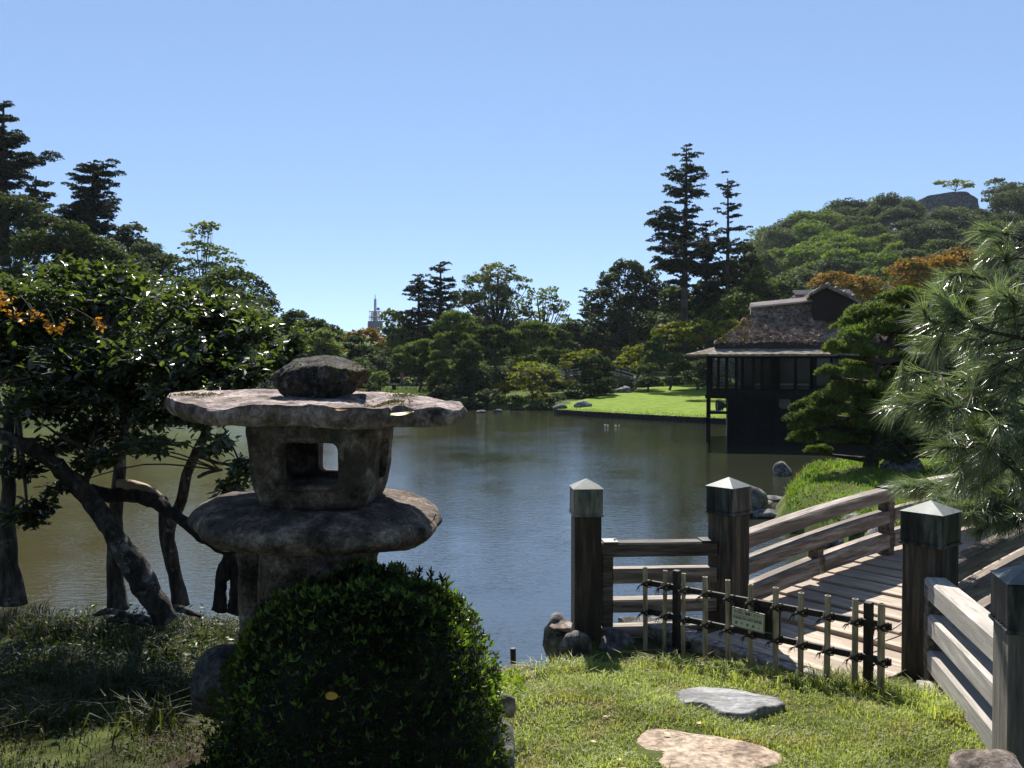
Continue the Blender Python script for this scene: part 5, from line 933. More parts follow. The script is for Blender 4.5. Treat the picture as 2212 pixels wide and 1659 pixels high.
mWhite = M_surf('white_feather', [(.3, (.6, .6, .58)), (.7, (.75, .75, .73))], 6, bs=0)
for i, (x, y) in enumerate([(1307, 917.5), (1313, 918.5), (1330, 918.5), (1337, 918.5)]):
    p_ = np.array((*G(x, y, .03), .02)); rock('white_stone', tuple(p_), (.075 if i % 2 == 0 else .045, .06, .03), 600 + i, mWhite, ['small white stone at the lawn edging, leftmost of the four in the water', 'tiny white stone beside the leftmost one at the lawn edging', 'long white stone, third of the four below the lawn edging', 'small white stone, rightmost of the four below the lawn edging'][i], 2, 4, .1, cat='stone')
p_ = G(1385, 926, 0); tag(MB().tube(curve([(*p_, -.2), (p_[0], p_[1], .1), (p_[0] - .06, p_[1], .32)], 6), .03, 5).obj('dead_branch', mBlackWood), 'small dark stick poking out of the water in front of the lawn', 'branch')
# lamp post and hoop edging
lp = thing('garden_lamp', 'dark flat-topped garden lamp post on the grass left of the walking person', 'lamp', tuple(P(851, 858, 84))); MB().box((0, 0, .55), (.35, .35, 1.3)).obj('post', mBlackWood, lp); MB().box((-.0, 0, 1.25), (.85, .5, .09)).obj('top', mBlackWood, lp)
hp = thing('hoop_edging', 'row of low pale hoops edging the path behind the walking person', 'edging', tuple(P(900, 838, 96)))
hm = MB().tube([(math.cos(a) * .42, 0, math.sin(a) * .42) for a in np.linspace(0, math.pi, 13)], .025, 5).mesh('hoop'); hm.materials.append(mCapTop)
for k in range(15): o = bpy.data.objects.new('hoop', hm); C.objects.link(o); o.parent = hp; o.location = (-1.6 + k * .5, (k % 2) * .1, 0)

# ------------------------------------------------------------------ person walking, pink shirt
pf = P(868, 838.5, 95); pf[2] = float(H_far(np.array([pf[0]]), np.array([pf[1]]))[0]) ; per = thing('person', 'person in a pink shirt and pale trousers walking along the far path, arm raised', 'person', tuple(pf), 0)
mSkin = M_surf('skin', [(.3, (.35, .2, .14)), (.7, (.42, .26, .19))], 5, bs=0, rough=.6); mPink = M_surf('pink_shirt', [(.3, (.55, .1, .14)), (.7, (.66, .16, .2))], 5, bs=0); mKhaki = M_surf('pale_trousers', [(.3, (.4, .33, .26)), (.7, (.5, .42, .34))], 5, bs=0); mHair = M_surf('dark_hair', [(.3, (.015, .012, .01)), (.7, (.03, .025, .02))], 5, bs=0)
J = [(0, 0, .93), (0, 0, 1.15), (0, .0, 1.42), (.02, 0, 1.52), (.05, 0, 1.64), (.03, -.1, .88), (.14, -.1, .5), (.08, -.1, .08), (.2, -.1, .03), (-.03, .1, .88), (-.08, .1, .48), (-.27, .1, .12), (-.17, .1, .04), (.0, -.2, 1.4), (.05, -.24, 1.13), (.3, -.14, 1.18), (.38, -.12, 1.2), (.0, .2, 1.4), (-.02, .24, 1.12), (.2, .2, 1.08), (.28, .18, 1.1)]
E = [(0, 1), (1, 2), (2, 3), (3, 4), (0, 5), (5, 6), (6, 7), (7, 8), (0, 9), (9, 10), (10, 11), (11, 12), (2, 13), (13, 14), (14, 15), (15, 16), (2, 17), (17, 18), (18, 19), (19, 20)]
rad = [.14, .14, .15, .055, .1, .09, .06, .042, .035, .09, .06, .042, .035, .06, .045, .033, .03, .06, .045, .033, .03]
me = bpy.data.meshes.new('body'); me.from_pydata(J, E, []); bo = link('body', me, mSkin, per); sk = bo.modifiers.new('s', 'SKIN')
for i, v in enumerate(me.skin_vertices[0].data): v.radius = (rad[i],) * 2; v.use_root = (i == 0)
su = bo.modifiers.new('u', 'SUBSURF'); su.levels = su.render_levels = 1
def limb(m, idx, rr_, s_=1.): m.tube(curve(np.array([J[i] for i in idx]), 10), np.interp(np.linspace(0, 1, 10), np.linspace(0, 1, len(rr_)), rr_), 10)
m = MB(); q = curve(np.array([(0, 0, .86), (0, 0, 1.05), (0, 0, 1.25), (0, 0, 1.42), (.01, 0, 1.49)]), 12); m.tube(q, np.interp(np.linspace(0, 1, 12), [0, .3, .8, 1], [.19, .18, .19, .09]), 12); V = m.V[0]; V[:, 1] *= 1.15; limb(m, (2, 13, 14), (.1, .09, .07)); limb(m, (2, 17, 18), (.1, .09, .07)); m.obj('shirt', mPink, per, smooth=True)
m = MB(); limb(m, (0, 5, 6, 7), (.14, .12, .085, .065)); limb(m, (0, 9, 10, 11), (.14, .12, .085, .065)); m.obj('trousers', mKhaki, per, smooth=True)
rock('hair', (.035, 0, 1.69), (.11, .1, .09), 3, mHair, sub=2, facets=0, rough=.02, parent=per)
m = MB(); m.box((.44, -.1, 1.22), (.09, .05, .14)); m.obj('held_object', mBlackWood, per); tag(bpy.data.objects['held_object'], None)

# ------------------------------------------------------------------ far arched bridge
fb0 = P(1285, 800, 84); fb = thing('far_footbridge', 'small arched white-railed footbridge across the inlet among the far trees', 'bridge', (fb0[0], 84, 0), math.radians(-4))
def fz_(x): return -.046 * x ** 2
mRailF = M_surf('pale_grey_rail', [(.3, (.3, .28, .27)), (.7, (.45, .43, .41))], 3, bs=0)  # pale grey for far rails, shelf and gutter
for yy in (0, 2.2):
    for z in (3.68, 3.32, 2.98): rail(fb, -6.3, 6.0, yy, z, .12, .1, mRailF, fz_, 24)
    for xb in np.linspace(-6, 6, 8): MB().box((xb, yy, 3.2 + fz_(xb)), (.16, .16, 1.15)).obj('baluster', mWoodDk, fb)
    rail(fb, -6.5, 6.5, yy, 2.55, .3, .4, mWoodDk, fz_, 24, 'beam')
m = MB()
for xx in np.arange(-6.4, 6.4, .3): m.box((xx + .14, 1.1, 2.75 + fz_(xx + .14)), (.28, 2.4, .06))
tag(m.obj('deck', mWoodH, fb), None)
rr_ = thing('path_railing', 'pale low two-bar railing beside the lawn right of the far bridge', 'railing', tuple(P(1400, 822, 80)))
for z in (.35, .8): MB().box((.6, 0, z), (2.6, .08, .08)).obj('rail', mRailF, rr_)
for x in (-.5, 1.8): MB().box((x, 0, .45), (.12, .12, 1.)).obj('post', mWoodDk, rr_)

# ------------------------------------------------------------------ radio tower
td = 620; tb = P(811, 800, td); tw_ = thing('radio_tower', 'distant red and white lattice radio mast on a dark drum above the far trees', 'tower', (tb[0], td, 0)); k_ = td / F
mT = M_surf('tower_dark_cladding', [(.3, (.02, .035, .07)), (.7, (.035, .05, .09))], .1, bs=0); mTW = M_surf('haze_toned_steel', [(.3, (.16, .18, .24)), (.7, (.22, .24, .3))], .1, bs=0); mTR = M_surf('tower_red_steel', [(.3, (.5, .25, .22)), (.7, (.55, .28, .25))], .1, bs=0)  # lattice white toned blue-grey: distance haze is put into its colour
zt = lambda y: P(811, y, td)[2]
a = np.linspace(0, 2 * math.pi, 25)
def lathe(prof): return MB().grid(np.array([np.c_[np.cos(a) * r_, np.sin(a) * r_, np.full(25, z)] for r_, z in prof]))
lathe([(.01, zt(694)), (16 * k_, zt(694)), (16.5 * k_, zt(703)), (16 * k_, zt(709)), (12 * k_, zt(710)), (9 * k_, zt(722)), (8 * k_, 0)]).obj('drum', mT, tw_)
m = MB(); mr = MB(); mw = MB()
def lat(mb, r0, r1, y0, y1, n, w, k=4):
    z0, z1 = zt(y0), zt(y1)
    for i in range(k):
        aa = i / k * 2 * math.pi + .5; bb = aa + 2 * math.pi / k; c0_, s0_, c1_, s1_ = math.cos(aa), math.sin(aa), math.cos(bb), math.sin(bb)
        mb.tube([(c0_ * r0, s0_ * r0, z0), (c0_ * r1, s0_ * r1, z1)], w, 4)
        for j in range(n):
            f, h = j / n, (j + 1) / n; ra, rb = r0 + (r1 - r0) * f, r0 + (r1 - r0) * h; za, zb_ = z0 + (z1 - z0) * f, z0 + (z1 - z0) * h
            mb.tube([(c0_ * ra, s0_ * ra, za), (c1_ * rb, s1_ * rb, zb_)], w * .7, 3); mb.tube([(c1_ * ra, s1_ * ra, za), (c0_ * rb, s0_ * rb, zb_)], w * .7, 3); mb.tube([(c0_ * rb, s0_ * rb, zb_), (c1_ * rb, s1_ * rb, zb_)], w * .7, 3)
lat(mw, 2.6 * k_, 2.2 * k_, 674, 646, 6, .16); lat(mw, 10 * k_, 8 * k_, 694, 674, 2, .2, 8); lat(mw, 4 * k_, 3 * k_, 694, 674, 2, .25)
mw.tube([(0, 0, zt(646)), (0, 0, zt(636))], .22, 4)
for k2 in range(10): aa = k2 * .63; mw.tube([(math.cos(aa) * 13 * k_, math.sin(aa) * 13 * k_, zt(692)), (math.cos(aa) * 13.5 * k_, math.sin(aa) * 13.5 * k_, zt(670 + (k2 % 3) * 6))], .14, 3)
mw.obj('mast', mTW, tw_)
for y, r_ in ((674, 13), (686, 14)): q = lathe([(.3, zt(y)), (r_ * k_, zt(y)), (r_ * k_, zt(y - 1.2)), (.3, zt(y - 1.2))]); q.obj('platform', mTR, tw_)
q = MB(); aa = np.linspace(0, 2 * math.pi, 13); c_ = np.array((8 * k_, -9 * k_, zt(668))); q.grid(np.array([[c_ + (math.cos(t_) * r_, y_, math.sin(t_) * r_) for t_ in aa] for r_, y_ in ((.05, 0), (.7, -.1), (1.1, -.4), (1.1, 0), (.05, .3))])); q.obj('dish', mT, tw_)

# ------------------------------------------------------------------ hillside wood at the right
g = np.random.default_rng(91); protos = {}
def proto(kind, seed, h=9., r=4.6, K=60, leaf=.3, spire=False):
    m = MB(); c = np.array((0, 0, h * .6)); clumps(m, c, np.array((r, r, h * .42)), leaf, 1.0, seed, K, .6, rr=(.22, .42)); me = m.mesh('crown'); me.materials.append(PAL[kind]); tk = MB().tube([(0, 0, -3), (0, 0, h * .5)], [.35, .2], 6).mesh('trunk'); tk.materials.append(mFarBark); return me, tk
for k in ('dark', 'mid', 'bright', 'grey', 'orange', 'light'): protos[k] = [proto(k, 900 + 7 * i + len(k), 9 + i, 4.4 + .5 * i) for i in range(2)]
HL = {'dark': 'dark evergreen crown in the wooded hillside above the pavilion', 'mid': 'plain green crown in the wooded hillside above the pavilion', 'bright': 'bright yellow-green crown on the lit part of the wooded hillside', 'grey': 'greyish green crown high on the wooded hillside near the stone wall', 'orange': 'orange autumn crown behind the pavilion roof', 'light': 'pale green crown in the wooded hillside'}
def plant(k, x, y, sc, v=None, z=None, label=None, group=True, gl=None, nm='hillside_tree'):
    me, tk = protos[k][g.integers(2) if v is None else v]; zz = float(H_far(np.array([x]), np.array([y]))[0]) if z is None else z
    t_ = thing(nm, label or HL[k], 'tree', (x, y, zz), g.uniform(0, 6.28), (gl or 'trees of the wooded hillside, ' + k) if group else None); t_.scale = (sc * g.uniform(.9, 1.15), sc * g.uniform(.9, 1.15), sc * g.uniform(.85, 1.15))
    for n_, me_ in (('crown', me), ('trunk', tk)): o = bpy.data.objects.new(n_, me_); C.objects.link(o); o.parent = t_; 
    return t_
cnt = 0
for row, d in enumerate(np.arange(110, 262, 10.5)):
    xv = 1600 + (d - 105) * .35 + g.uniform(0, 20)
    while xv < 2330 and cnt < 230:
        x = (xv - CX) / F * d; dj = d + g.uniform(-3, 3); ht = float(hill(np.array([x]), np.array([dj]))[0]); yv = HY - (ht + 6 - CAMZ) / dj * F
        near_b = math.exp(-((xv - 1790) / 120) ** 2 - ((yv - 560) / 75) ** 2)
        k = 'bright' if g.uniform() < near_b * 1.3 else g.choice(['dark', 'mid', 'grey', 'dark', 'light'] if xv < 1900 else ['dark', 'grey', 'grey', 'dark', 'mid'])
        if not (1965 < xv < 2150 and d > 212):
            side_ = 'left shoulder of the wooded hill' if xv < 1720 else ('lit middle of the wooded hill' if xv < 1900 else 'dark right part of the wooded hill'); hgt_ = 'high on the ' if d > 190 else ('halfway up the ' if d > 145 else 'low on the ')
            adj = {'dark': 'dark evergreen', 'mid': 'plain green', 'bright': 'bright yellow-green', 'grey': 'greyish green', 'light': 'pale green'}[k]
            plant(k, x, dj, g.uniform(.6, 1.1), label=adj + ' tree crown ' + hgt_ + side_, gl=adj + ' trees ' + hgt_ + side_); cnt += 1
        xv += g.uniform(34, 60) * 160 / d
for i, (x, y, d, s_, lb) in enumerate([(1805, 606, 76, .5, 'orange autumn tree with a pointed top directly behind the gable'), (1858, 612, 78, .5, 'orange-brown autumn tree right of the gable top'), (1970, 612, 80, .5, 'bright orange autumn tree behind the rear roof'), (2010, 600, 82, .6, 'yellow-orange autumn tree right of the rear roof'), (2060, 590, 84, .6, 'yellowish autumn tree half hidden by the long-needled pine')]):
    q = P(x, y, d); plant('orange', q[0], d, s_, z=q[2] - 6.2 * s_, label=lb, group=False, nm='autumn_tree')
# wood closing the far side, low undergrowth, and unseen trees added at the viewer's back to block sky light
gl2 = 'trees closing the wood behind the far shore'
FL = {'dark': 'dark crown deep in the wood behind the far shore trees', 'mid': 'green crown in the wood behind the far shore trees', 'grey': 'greyish crown in the wood behind the far shore trees', 'light': 'pale green crown in the wood behind the far shore trees'}
for d, dy in ((118, 0), (134, 10)):
    xv = 560.
    while xv < 1720:
        top_ = np.interp(xv, [560, 660, 745, 830, 880, 1000, 1230, 1290, 1420, 1600, 1720], [690, 715, 745, 745, 690, 660, 700, 680, 640, 600, 580]) + g.uniform(0, 24) + (10 if dy else 16)
        q = P(xv, top_, d); sc_ = g.uniform(.95, 1.3); k = g.choice(['dark', 'mid', 'grey', 'dark', 'light']); plant(k, q[0], d + g.uniform(-3, 3), sc_, z=q[2] - 10.4 * sc_, label=FL[k], gl=gl2 + ', ' + k, nm='woodland_tree'); xv += g.uniform(42, 66)
for d, y0_ in ((84, 812), (92, 800), (100, 775)):
    xv = 590.
    while xv < 1620:
        if not (d < 96 and 820 < xv < 930) and not (d < 96 and xv > 1225):
            q = P(xv, y0_ + g.uniform(-14, 10), d); sc_ = g.uniform(.38, .55); k = g.choice(['dark', 'mid', 'dark', 'grey']); t_ = plant(k, q[0], d + g.uniform(-2, 2), sc_, z=q[2] - 10.2 * sc_ * .85, label=FL[k].replace('crown deep in the wood', 'low crown').replace('crown in the wood', 'low crown'), gl='low trees of the far shore thicket, ' + k, nm='thicket_tree')
        xv += g.uniform(34, 54)
for x, y, sc_ in [(-9, -8, 1.3), (-3, -10, 1.5), (4, -9, 1.4), (10, -8, 1.4), (-14, -3, 1.3), (13, -1, 1.2), (0, -17, 2.), (9, -17, 2.), (-10, -17, 2.)]:
    plant('dark', x, y, sc_, z=1.0, label='unseen tall dark evergreen added behind the viewer to block sky light', gl='unseen evergreens added behind the viewer', nm='unseen_evergreen')
# ruined castle wall on the hill
wd = 262; w0 = P(1988, 452, wd); wl = thing('castle_wall', 'dark grey stone rampart on top of the wooded hill', 'wall', tuple(w0)); m = MB(); L_w = (2130 - 1988) * wd / F; hgt = 9.5
us = np.linspace(0, 1, 40); vs = np.linspace(0, 1, 20); Gw = np.zeros((40, 20, 3))
for i, u_ in enumerate(us):
    top_ = (452 - np.interp(u_, [0, .12, .16, .55, .8, 1], [432, 424, 420, 410, 408, 424])) * wd / F
    for j, v_ in enumerate(vs): Gw[i, j] = (u_ * L_w, 3 * (u_) + v_ * 1.6 - (1.5 if u_ > .7 else 0) * (1 - v_), -8 + (top_ + 8) * v_)
Gw[..., 1] += .35 * noise(Gw * .9, 5); m.grid(Gw); bk = Gw.copy(); bk[..., 1] += 6; m.grid(bk[:, ::-1]); m.grid(np.stack((Gw[:, -1], bk[:, -1]), 1)); m.grid(np.stack((Gw[0], bk[0]), 0)); m.grid(np.stack((Gw[-1], bk[-1]), 0)[::-1])
mWall = M_surf('castle_masonry', [(.3, (.04, .04, .042)), (.5, (.08, .08, .082)), (.7, (.13, .13, .13))], 1.4, rough=1, bs=1, bd=.3, bscale=2); m.obj('stonework', mWall, wl)
for x, y, w_, h_, kk in [(2048, 395, 34, 7, 'yellow'), (2015, 402, 12, 5, 'yellow'), (2078, 398, 18, 7, 'yellow')]: pass
broad('flat-crowned cherry tree on top of the stone rampart', [(2035, 399, 22, 7), (2070, 396, 26, 8), (2095, 402, 14, 6)], 266, 'yellow', (2060, 425), 610, K=16, leaf=.6, flat=.5)
broad('layered tree at the top right of the hill beyond the rampart', [(2150, 396, 28, 8), (2185, 404, 24, 10), (2200, 425, 30, 20), (2150, 425, 34, 20)], 262, 'grey', (2160, 470), 611, K=20, leaf=.6, flat=.5)
broad('small umbrella-shaped tree on the ridge left of the rampart', [(1943, 443, 14, 6), (1950, 455, 10, 8)], 250, 'orange', (1946, 475), 612, K=12, leaf=.5)
broad('pale feathery tree on the skyline of the hill', [(1815, 462, 28, 14), (1840, 458, 20, 10), (1790, 480, 24, 14)], 236, 'grey', (1815, 500), 613, K=18, leaf=.55)
# ------------------------------------------------------------------ thatched pavilion over the water
s = 39 / F
PROT = -.235
def pl(x): q_ = (x - CX) / F; return (q_ * 39 - P(1530, 957, 39)[0]) / (math.cos(PROT) - q_ * math.sin(PROT) * 1)
def pz(y): return (957 - y) * s
PX = P(1530, 957, 39); pv = thing('thatched_pavilion', 'dark timber pavilion with a mossy thatched roof standing on posts over the pond', 'pavilion', (PX[0], 39, .0), PROT)
zf, ze = pz(848), pz(772); DP = 5.6; XR = pl(1990)
mThatch = M_surf('thatch', [(.3, (.07, .054, .046)), (.5, (.19, .15, .13)), (.75, (.34, .28, .25))], 9, (1, 1, 1), rough=1, bs=1, bd=.06, bscale=12, coord='Object')
m_, t, p = nodes('mossy_thatch'); base_ = ramp(t, tex(t, 'Object', 5, (1, 1, 1), 9, .75), [(.4, (.14, .105, .085)), (.5, (.4, .3, .24)), (.6, (.64, .52, .43))])
tcx = t.nodes.new('ShaderNodeTexCoord'); sx_ = t.nodes.new('ShaderNodeSeparateXYZ'); t.links.new(tcx.outputs['Object'], sx_.inputs[0])
mr_ = t.nodes.new('ShaderNodeMapRange'); t.links.new(sx_.outputs[0], mr_.inputs[0]); mr_.inputs[1].default_value = 3.8; mr_.inputs[2].default_value = .6; mr_.inputs[3].default_value = -.12; mr_.inputs[4].default_value = .16
ad = t.nodes.new('ShaderNodeMath'); ad.operation = 'ADD'; t.links.new(tex(t, 'Object', 1.6, (1, 1, 1.2), 8, .7), ad.inputs[0]); t.links.new(mr_.outputs[0], ad.inputs[1])
f_ = ramp(t, ad.outputs[0], [(.56, (0, 0, 0)), (.64, (1, 1, 1))]); t.links.new(mixc(t, f_, base_, (.3, .25, .06)), p.inputs['Base Color']); p.inputs['Roughness'].default_value = 1; p.inputs['Specular IOR Level'].default_value = .1
t.links.new(bump(t, tex(t, 'Object', 14, (1, 1, 1), 6, .8), 1, .06), p.inputs['Normal']); mThatch2 = m_
# thatch body: eaves ring -> ridge ring, lumpy
def quadroof(b, tz, n=(90, 30), seed=4, amp=.13, zb=0., zt=1., curv=.0):
    """b, tz = (x0,x1,y0,y1) of the eave and of the ridge rectangle"""
    m = MB(); cb = [(b[0], b[2]), (b[1], b[2]), (b[1], b[3]), (b[0], b[3])]; ct = [(tz[0], tz[2]), (tz[1], tz[2]), (tz[1], tz[3]), (tz[0], tz[3])]
    for k in range(4):
        p0, p1, q0, q1 = cb[k], cb[(k + 1) % 4], ct[k], ct[(k + 1) % 4]; u_ = np.linspace(0, 1, n[0])[:, None]; v_ = np.linspace(0, 1, n[1])[None]
        X_ = (p0[0] * (1 - u_) + p1[0] * u_) * (1 - v_) + (q0[0] * (1 - u_) + q1[0] * u_) * v_; Y_ = (p0[1] * (1 - u_) + p1[1] * u_) * (1 - v_) + (q0[1] * (1 - u_) + q1[1] * u_) * v_
        Z_ = zb + (zt - zb) * (v_ - curv * v_ * (1 - v_)) + 0 * u_; Gq = np.stack((X_, Y_, Z_ + 0 * X_), -1); nn = amp * (noise(Gq * 3.2, seed) + .8 * noise(Gq * 7, seed + 1)); Gq[..., 2] += nn; Gq[..., 1] -= nn * .5; m.grid(Gq)
    return m
ex0 = pl(1542); ey0 = -.55
q = quadroof((ex0, XR, ey0, DP + .5), (pl(1622), pl(1870), 2.2, 3.0), zb=pz(744), zt=pz(678), curv=.25); th_ = q.obj('thatched_roof', mThatch2, pv)
m = MB(); x_ = R.uniform(0, 1, 24000); v_ = R.uniform(0, 1, 24000) ; bx0 = ex0 + (pl(1622) - ex0) * v_; bx1 = XR + (pl(1870) - XR) * v_; X_ = bx0 + (bx1 - bx0) * x_; Y_ = ey0 + (2.2 - ey0) * v_; Z_ = pz(744) + (pz(678) - pz(744)) * (v_ - .25 * v_ * (1 - v_)); c_ = np.c_[X_, Y_, Z_ + .03]
nn = .13 * (noise(c_ * 3.2, 4) + .8 * noise(c_ * 7, 5)); c_[:, 2] += nn; leaves(m, c_, .07, .45, .5, dirs=np.tile((0., -.8, -.6), (24000, 1)) + rvec(24000) * .8); tag(m.obj('straw_tufts', mThatch2, th_), kind='stuff')
# thick dark eave edge and underside
MB().box(((ex0 + XR) / 2, (ey0 + DP + .5) / 2, pz(750)), (XR - ex0 - .05, DP + 1., .26)).obj('eave', M_surf('thatch_edge', [(.3, (.02, .017, .014)), (.7, (.05, .042, .035))], 8, bs=.5), pv)
# shingled skirt roof
sk_ = MB(); zs0, zs1 = pz(768), pz(752); o0 = (pl(1483), XR + .6, -1.35, DP + 1.3); i0 = (pl(1545), XR - .3, -.2, DP + .2)
for k in range(4):
    cb = [(o0[0], o0[2]), (o0[1], o0[2]), (o0[1], o0[3]), (o0[0], o0[3])]; ct = [(i0[0], i0[2]), (i0[1], i0[2]), (i0[1], i0[3]), (i0[0], i0[3])]; p0, p1, q0, q1 = cb[k], cb[(k + 1) % 4], ct[k], ct[(k + 1) % 4]
    for dz_ in (0, -.07):
        u_ = np.linspace(0, 1, 60)[:, None]; v_ = np.linspace(0, 1, 8)[None]; X_ = (p0[0] * (1 - u_) + p1[0] * u_) * (1 - v_) + (q0[0] * (1 - u_) + q1[0] * u_) * v_; Y_ = (p0[1] * (1 - u_) + p1[1] * u_) * (1 - v_) + (q0[1] * (1 - u_) + q1[1] * u_) * v_; Gq = np.stack((X_, Y_, zs0 + (zs1 - zs0) * v_ + dz_ + 0 * u_), -1)
        if dz_ == 0: Gq[..., 2] += .025 * noise(Gq * 5, 8)
        sk_.grid(Gq)
    sk_.add([(*p0, zs0), (*p1, zs0), (*p1, zs0 - .07), (*p0, zs0 - .07)], [(0, 1, 2, 3)])
mShing = M_surf('mossy_shingles', [(.3, (.09, .075, .06)), (.5, (.2, .165, .135)), (.7, (.32, .27, .22))], 5, rough=1, bs=.8, bd=.03, spots=[((.14, .12, .04), 1.5, .54, .62)]); sk_.obj('skirt_roof', mShing, pv)
# ridge box with layered poles
rx0, rx1 = pl(1625), pl(1764); mPole = M_surf('grey_split_bamboo', [(.3, (.35, .28, .24)), (.7, (.55, .46, .4))], 4, (.5, 6, 6), bs=.3)
MB().box(((rx0 + rx1) / 2, 2.6, pz(668)), (rx1 - rx0, 1.05, pz(655) - pz(681))).obj('ridge_box', mThatch, pv)
for k in range(6):
    f = k / 5; z0_ = pz(661) + .2 * f; yy = 2.6 - .7 * (1 - f) - .02
    for sgn_ in (1, -1): MB().tube([(rx0 - .05 + .06 * k * .2, 2.6 + sgn_ * (yy - 2.6), z0_), (rx1 + .0, 2.6 + sgn_ * (yy - 2.6), z0_ + .24)], .052, 7).obj('ridge_pole', mPole, pv)
MB().add([(rx0, 1.98, pz(657) - .2), (rx1, 1.98, pz(657) + .03), (rx1, 2.6, pz(638) - .2), (rx0, 2.6, pz(650) - .2), (rx0, 3.22, pz(657) - .2), (rx1, 3.22, pz(657) + .03)], [(0, 1, 2, 3), (3, 2, 5, 4)], None).obj('ridge_cover', mThatch, pv)
# gable: cross ridge with its dark face to the water
gx, gl_, gr = pl(1790), pl(1757), pl(1866); ga, gzl, gzr = pz(617), pz(634), pz(652); gy0, gy1 = .95, 5.0
MB().add([(gl_ + .12, gy0 + .25, pz(694)), (gr - .1, gy0 + .25, pz(694)), (gr - .1, gy0 + .25, gzr - .15), (gx, gy0 + .25, ga - .12), (gl_ + .12, gy0 + .25, gzl - .12), (gl_ + .12, gy1, pz(694)), (gr - .1, gy1, pz(694)), (gr - .1, gy1, gzr - .15), (gx, gy1, ga - .12), (gl_ + .12, gy1, gzl - .12)], [(1, 6, 7, 2), (5, 0, 4, 9), (0, 1, 2, 4), (6, 5, 9, 7)], [(2, 3, 4), (9, 8, 7)]).obj('gable_wall', M_surf('gable_boards', [(.3, (.012, .009, .008)), (.7, (.025, .018, .015))], 5, (1, 1, 4), bs=.3), pv)
gm = MB()
for (xa, za, xb, zb_) in ((gl_ - .12, gzl - .06, gx, ga), (gx, ga, gr + .12, gzr - .1)):
    Gq = np.array([[(xa + (xb - xa) * u_, gy0 + (gy1 - gy0) * v_, za + (zb_ - za) * u_ + .12 * math.sin(u_ * math.pi) * .3) for v_ in np.linspace(0, 1, 20)] for u_ in np.linspace(0, 1, 14)]); G2 = Gq.copy(); G2[..., 2] -= .16; Gq[..., 2] += .04 * noise(Gq * 5, 3); gm.grid(Gq); gm.grid(G2[::-1]); gm.grid(np.stack((G2[:, 0], Gq[:, 0]), 1)); gm.grid(np.stack((G2[0], Gq[0]), 1)); gm.grid(np.stack((G2[-1], Gq[-1]), 1))
gm.obj('gable_roof', mThatch, pv)
for k in range(4):
    f = .25 * k; xx = gx + (gr - gx) * (f + .05); zz = ga + (gzr - ga) * (f + .05) + .08; MB().tube([(xx, gy0 - .05, zz), (xx, gy1, zz)], .05, 6).obj('ridge_pole', mPole, pv)
bb = thing('rear_building', 'dark thatched rear building whose bamboo ridge shows right of the pavilion gable', 'building', (PX[0] + pl(1895), 43, 0)); XR2 = 2.2
MB().box((.0, 2, 3), (4.6, 3.4, 6)).obj('wall', mBlackWood, bb); quadroof((-2.5, 2.5, -.2, 4.4), (-1.3, 1.3, 1.7, 2.5), (40, 16), 9, zb=5.6, zt=7.2).obj('thatched_roof', mThatch, bb)
for k in range(3): MB().tube([(-1.4, 1.6 + .2 * k, 7.25 + .09 * k), (1.6, 1.6 + .2 * k, 7.3 + .09 * k)], .06, 6).obj('ridge_pole', mPole, bb)
# body: floor, posts, windows
mPav = M_surf('near_black_timber', [(.3, (.006, .006, .006)), (.6, (.013, .012, .012)), (.8, (.026, .023, .021))], 5, (3, 3, .6), .85, .3, .01, spec=.1)  # one even near-black tone for all the pavilion timber
mPaper = M_surf('panel_paper', [(.3, (.4, .38, .34)), (.7, (.5, .48, .43))], 3, bs=0)  # pale paper of the lower window panels
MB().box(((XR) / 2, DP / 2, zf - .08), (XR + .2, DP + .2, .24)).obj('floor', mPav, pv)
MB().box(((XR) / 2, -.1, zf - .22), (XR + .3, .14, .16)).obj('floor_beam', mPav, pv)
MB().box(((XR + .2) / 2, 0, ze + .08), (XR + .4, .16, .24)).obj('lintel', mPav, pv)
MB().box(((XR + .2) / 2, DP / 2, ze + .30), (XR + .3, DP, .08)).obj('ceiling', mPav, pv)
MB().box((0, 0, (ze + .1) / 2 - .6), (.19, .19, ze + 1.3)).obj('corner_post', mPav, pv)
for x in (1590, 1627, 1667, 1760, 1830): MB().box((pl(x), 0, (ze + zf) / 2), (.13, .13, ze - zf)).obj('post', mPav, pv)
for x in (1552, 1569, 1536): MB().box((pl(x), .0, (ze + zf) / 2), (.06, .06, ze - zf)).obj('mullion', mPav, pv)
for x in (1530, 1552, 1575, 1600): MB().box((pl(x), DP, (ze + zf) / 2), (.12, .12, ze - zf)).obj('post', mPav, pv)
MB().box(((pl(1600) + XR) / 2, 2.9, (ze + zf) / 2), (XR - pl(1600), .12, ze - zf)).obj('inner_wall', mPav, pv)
for yy in (1.0, 3.4): MB().box((XR, yy, (ze + zf) / 2), (.12, 2.4, ze - zf)).obj('side_wall', mPav, pv)
for z in (zf + .12, zf + .27): MB().box((XR / 2, -.02, z), (XR, .05, .05)).obj('low_rail', mPav, pv)
gls, t, p = nodes('old_window_glass'); p.inputs['Base Color'].default_value = (.03, .035, .03, 1); p.inputs['Roughness'].default_value = .08; p.inputs['Alpha'].default_value = .32; p.inputs['IOR'].default_value = 1.5; t.links.new(bump(t, tex(t, 'Object', 2.5, (1, 1, 1), 2), .15, .02), p.inputs['Normal'])
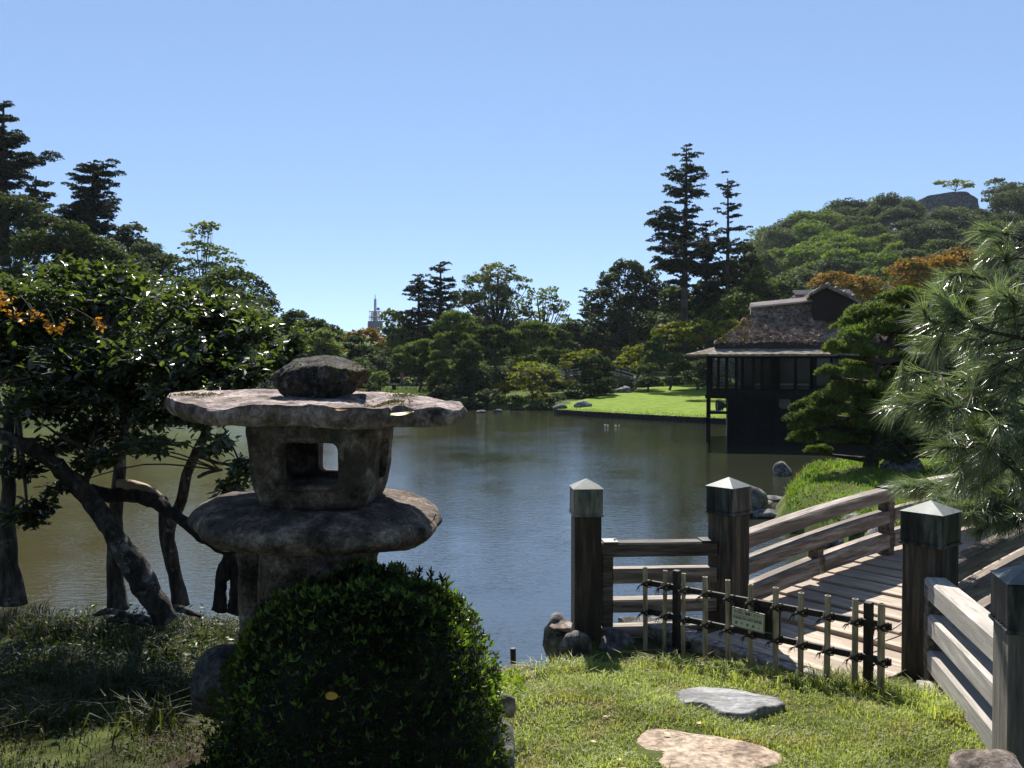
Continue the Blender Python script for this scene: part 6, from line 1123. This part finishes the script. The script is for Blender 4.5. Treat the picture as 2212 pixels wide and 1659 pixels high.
for i, (a_, b_) in enumerate([(1537, 1551), (1553, 1568), (1571, 1589), (1592, 1603), (1605, 1626), (1629, 1645), (1647, 1665), (1683, 1717), (1720, 1751), (1762, 1795), (1797, 1829), (1832, 1860), (1862, 1890)]):
    w = MB(); xa, xb = pl(a_), pl(b_); za, zb_ = zf + .06, ze - .04
    for (c, d) in (((xa + .02, .04, (za + zb_) / 2), (.04, .04, zb_ - za)), ((xb - .02, .04, (za + zb_) / 2), (.04, .04, zb_ - za)), (((xa + xb) / 2, .04, zb_ - .02), (xb - xa - .08, .04, .04)), (((xa + xb) / 2, .04, za + .02), (xb - xa - .08, .04, .04)), (((xa + xb) / 2, .04, za + .14), (xb - xa - .08, .035, .025))): w.box(c, d)
    fr = w.obj('window', mPav, pv); MB().box(((xa + xb) / 2, .05, (za + zb_) / 2), (xb - xa - .08, .006, zb_ - za - .08)).obj('pane', gls, fr)
    if i in (3, 5, 7, 8): MB().box(((xa + xb) / 2, .12, za + .2), (xb - xa - .1, .02, .25)).obj('paper_panel', mPaper, fr)
# space below the floor
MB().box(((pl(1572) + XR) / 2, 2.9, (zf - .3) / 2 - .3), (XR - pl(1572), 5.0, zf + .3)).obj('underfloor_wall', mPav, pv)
for x, y0_ in ((1577, -.1), (1680, -.1), (1790, -.1)): MB().box((pl(x), y0_ + .3, zf / 2 - .4), (.15, .15, zf + .7)).obj('pile', mPav, pv)
MB().box((pl(1553), 0, pz(893)), (pl(1577) - pl(1530), .12, .13)).obj('brace', mPav, pv)
MB().box((pl(1548), -.06, pz(890) + .02), (.5, .4, .03)).obj('shelf', mRailF, pv)
MB().box((pl(1569), .0, pz(862)), (.05, .3, .9)).obj('brace', mPav, pv)
for xx in (1600, 1640, 1680, 1720): MB().box((pl(xx), .37, zf * .45), (.05, .04, zf * .9)).obj('batten', mPav, pv)
MB().tube([(pl(1695), .35, pz(870)), (pl(1695), .28, pz(870))], .3, 20).obj('round_vent', M_surf('vent_disc', [(.3, (.09, .09, .09)), (.7, (.14, .14, .14))], 9, bs=.2), pv)
MB().tube([(pl(1484), -1.3, pz(770)), (pl(1560), -1.25, pz(771)), (XR, -1.25, pz(771))], .03, 5).obj('gutter', mRailF, pv)
fl_ = thing('floodlight', 'small floodlight on a bracket under the pavilion floor', 'lamp', (P(1556, 880, 38.8)[0], 38.8, pz(889))); a = np.linspace(0, 2 * math.pi, 17)
q = MB().grid(np.array([[(u_, .0 + math.cos(t_) * r_, .24 + math.sin(t_) * r_) for t_ in a] for u_, r_ in ((-.12, .01), (-.12, .2), (-.17, .25), (-.10, .26), (.1, .17), (.25, .08), (.26, .01))])); q.obj('housing', mBlackWood, fl_); MB().tube([(-.02, 0, 0), (0, 0, .2)], .03, 5).tube([(.12, 0, 0), (.1, 0, .2)], .03, 5).obj('bracket', mBlackWood, fl_)
q = MB().grid(np.array([[(-.125, math.cos(t_) * r_ * .97, .24 + math.sin(t_) * r_) for t_ in a] for r_ in (.001, .2)])); q.obj('lens', mCapTop, fl_)

# ------------------------------------------------------------------ thin air between here and the far trees
hz = MB().box((100, 480, 36), (3400, 1100, 78)).obj('haze', None); tag(hz, kind='stuff')
m = bpy.data.materials.new('haze'); m.use_nodes = True; t = m.node_tree; t.nodes.remove(t.nodes['Principled BSDF']); v_ = t.nodes.new('ShaderNodeVolumePrincipled')
v_.inputs['Color'].default_value = (.8, .88, 1, 1); v_.inputs['Density'].default_value = .00009; v_.inputs['Anisotropy'].default_value = .3; t.links.new(v_.outputs[0], t.nodes['Material Output'].inputs['Volume']); hz.data.materials.append(m)
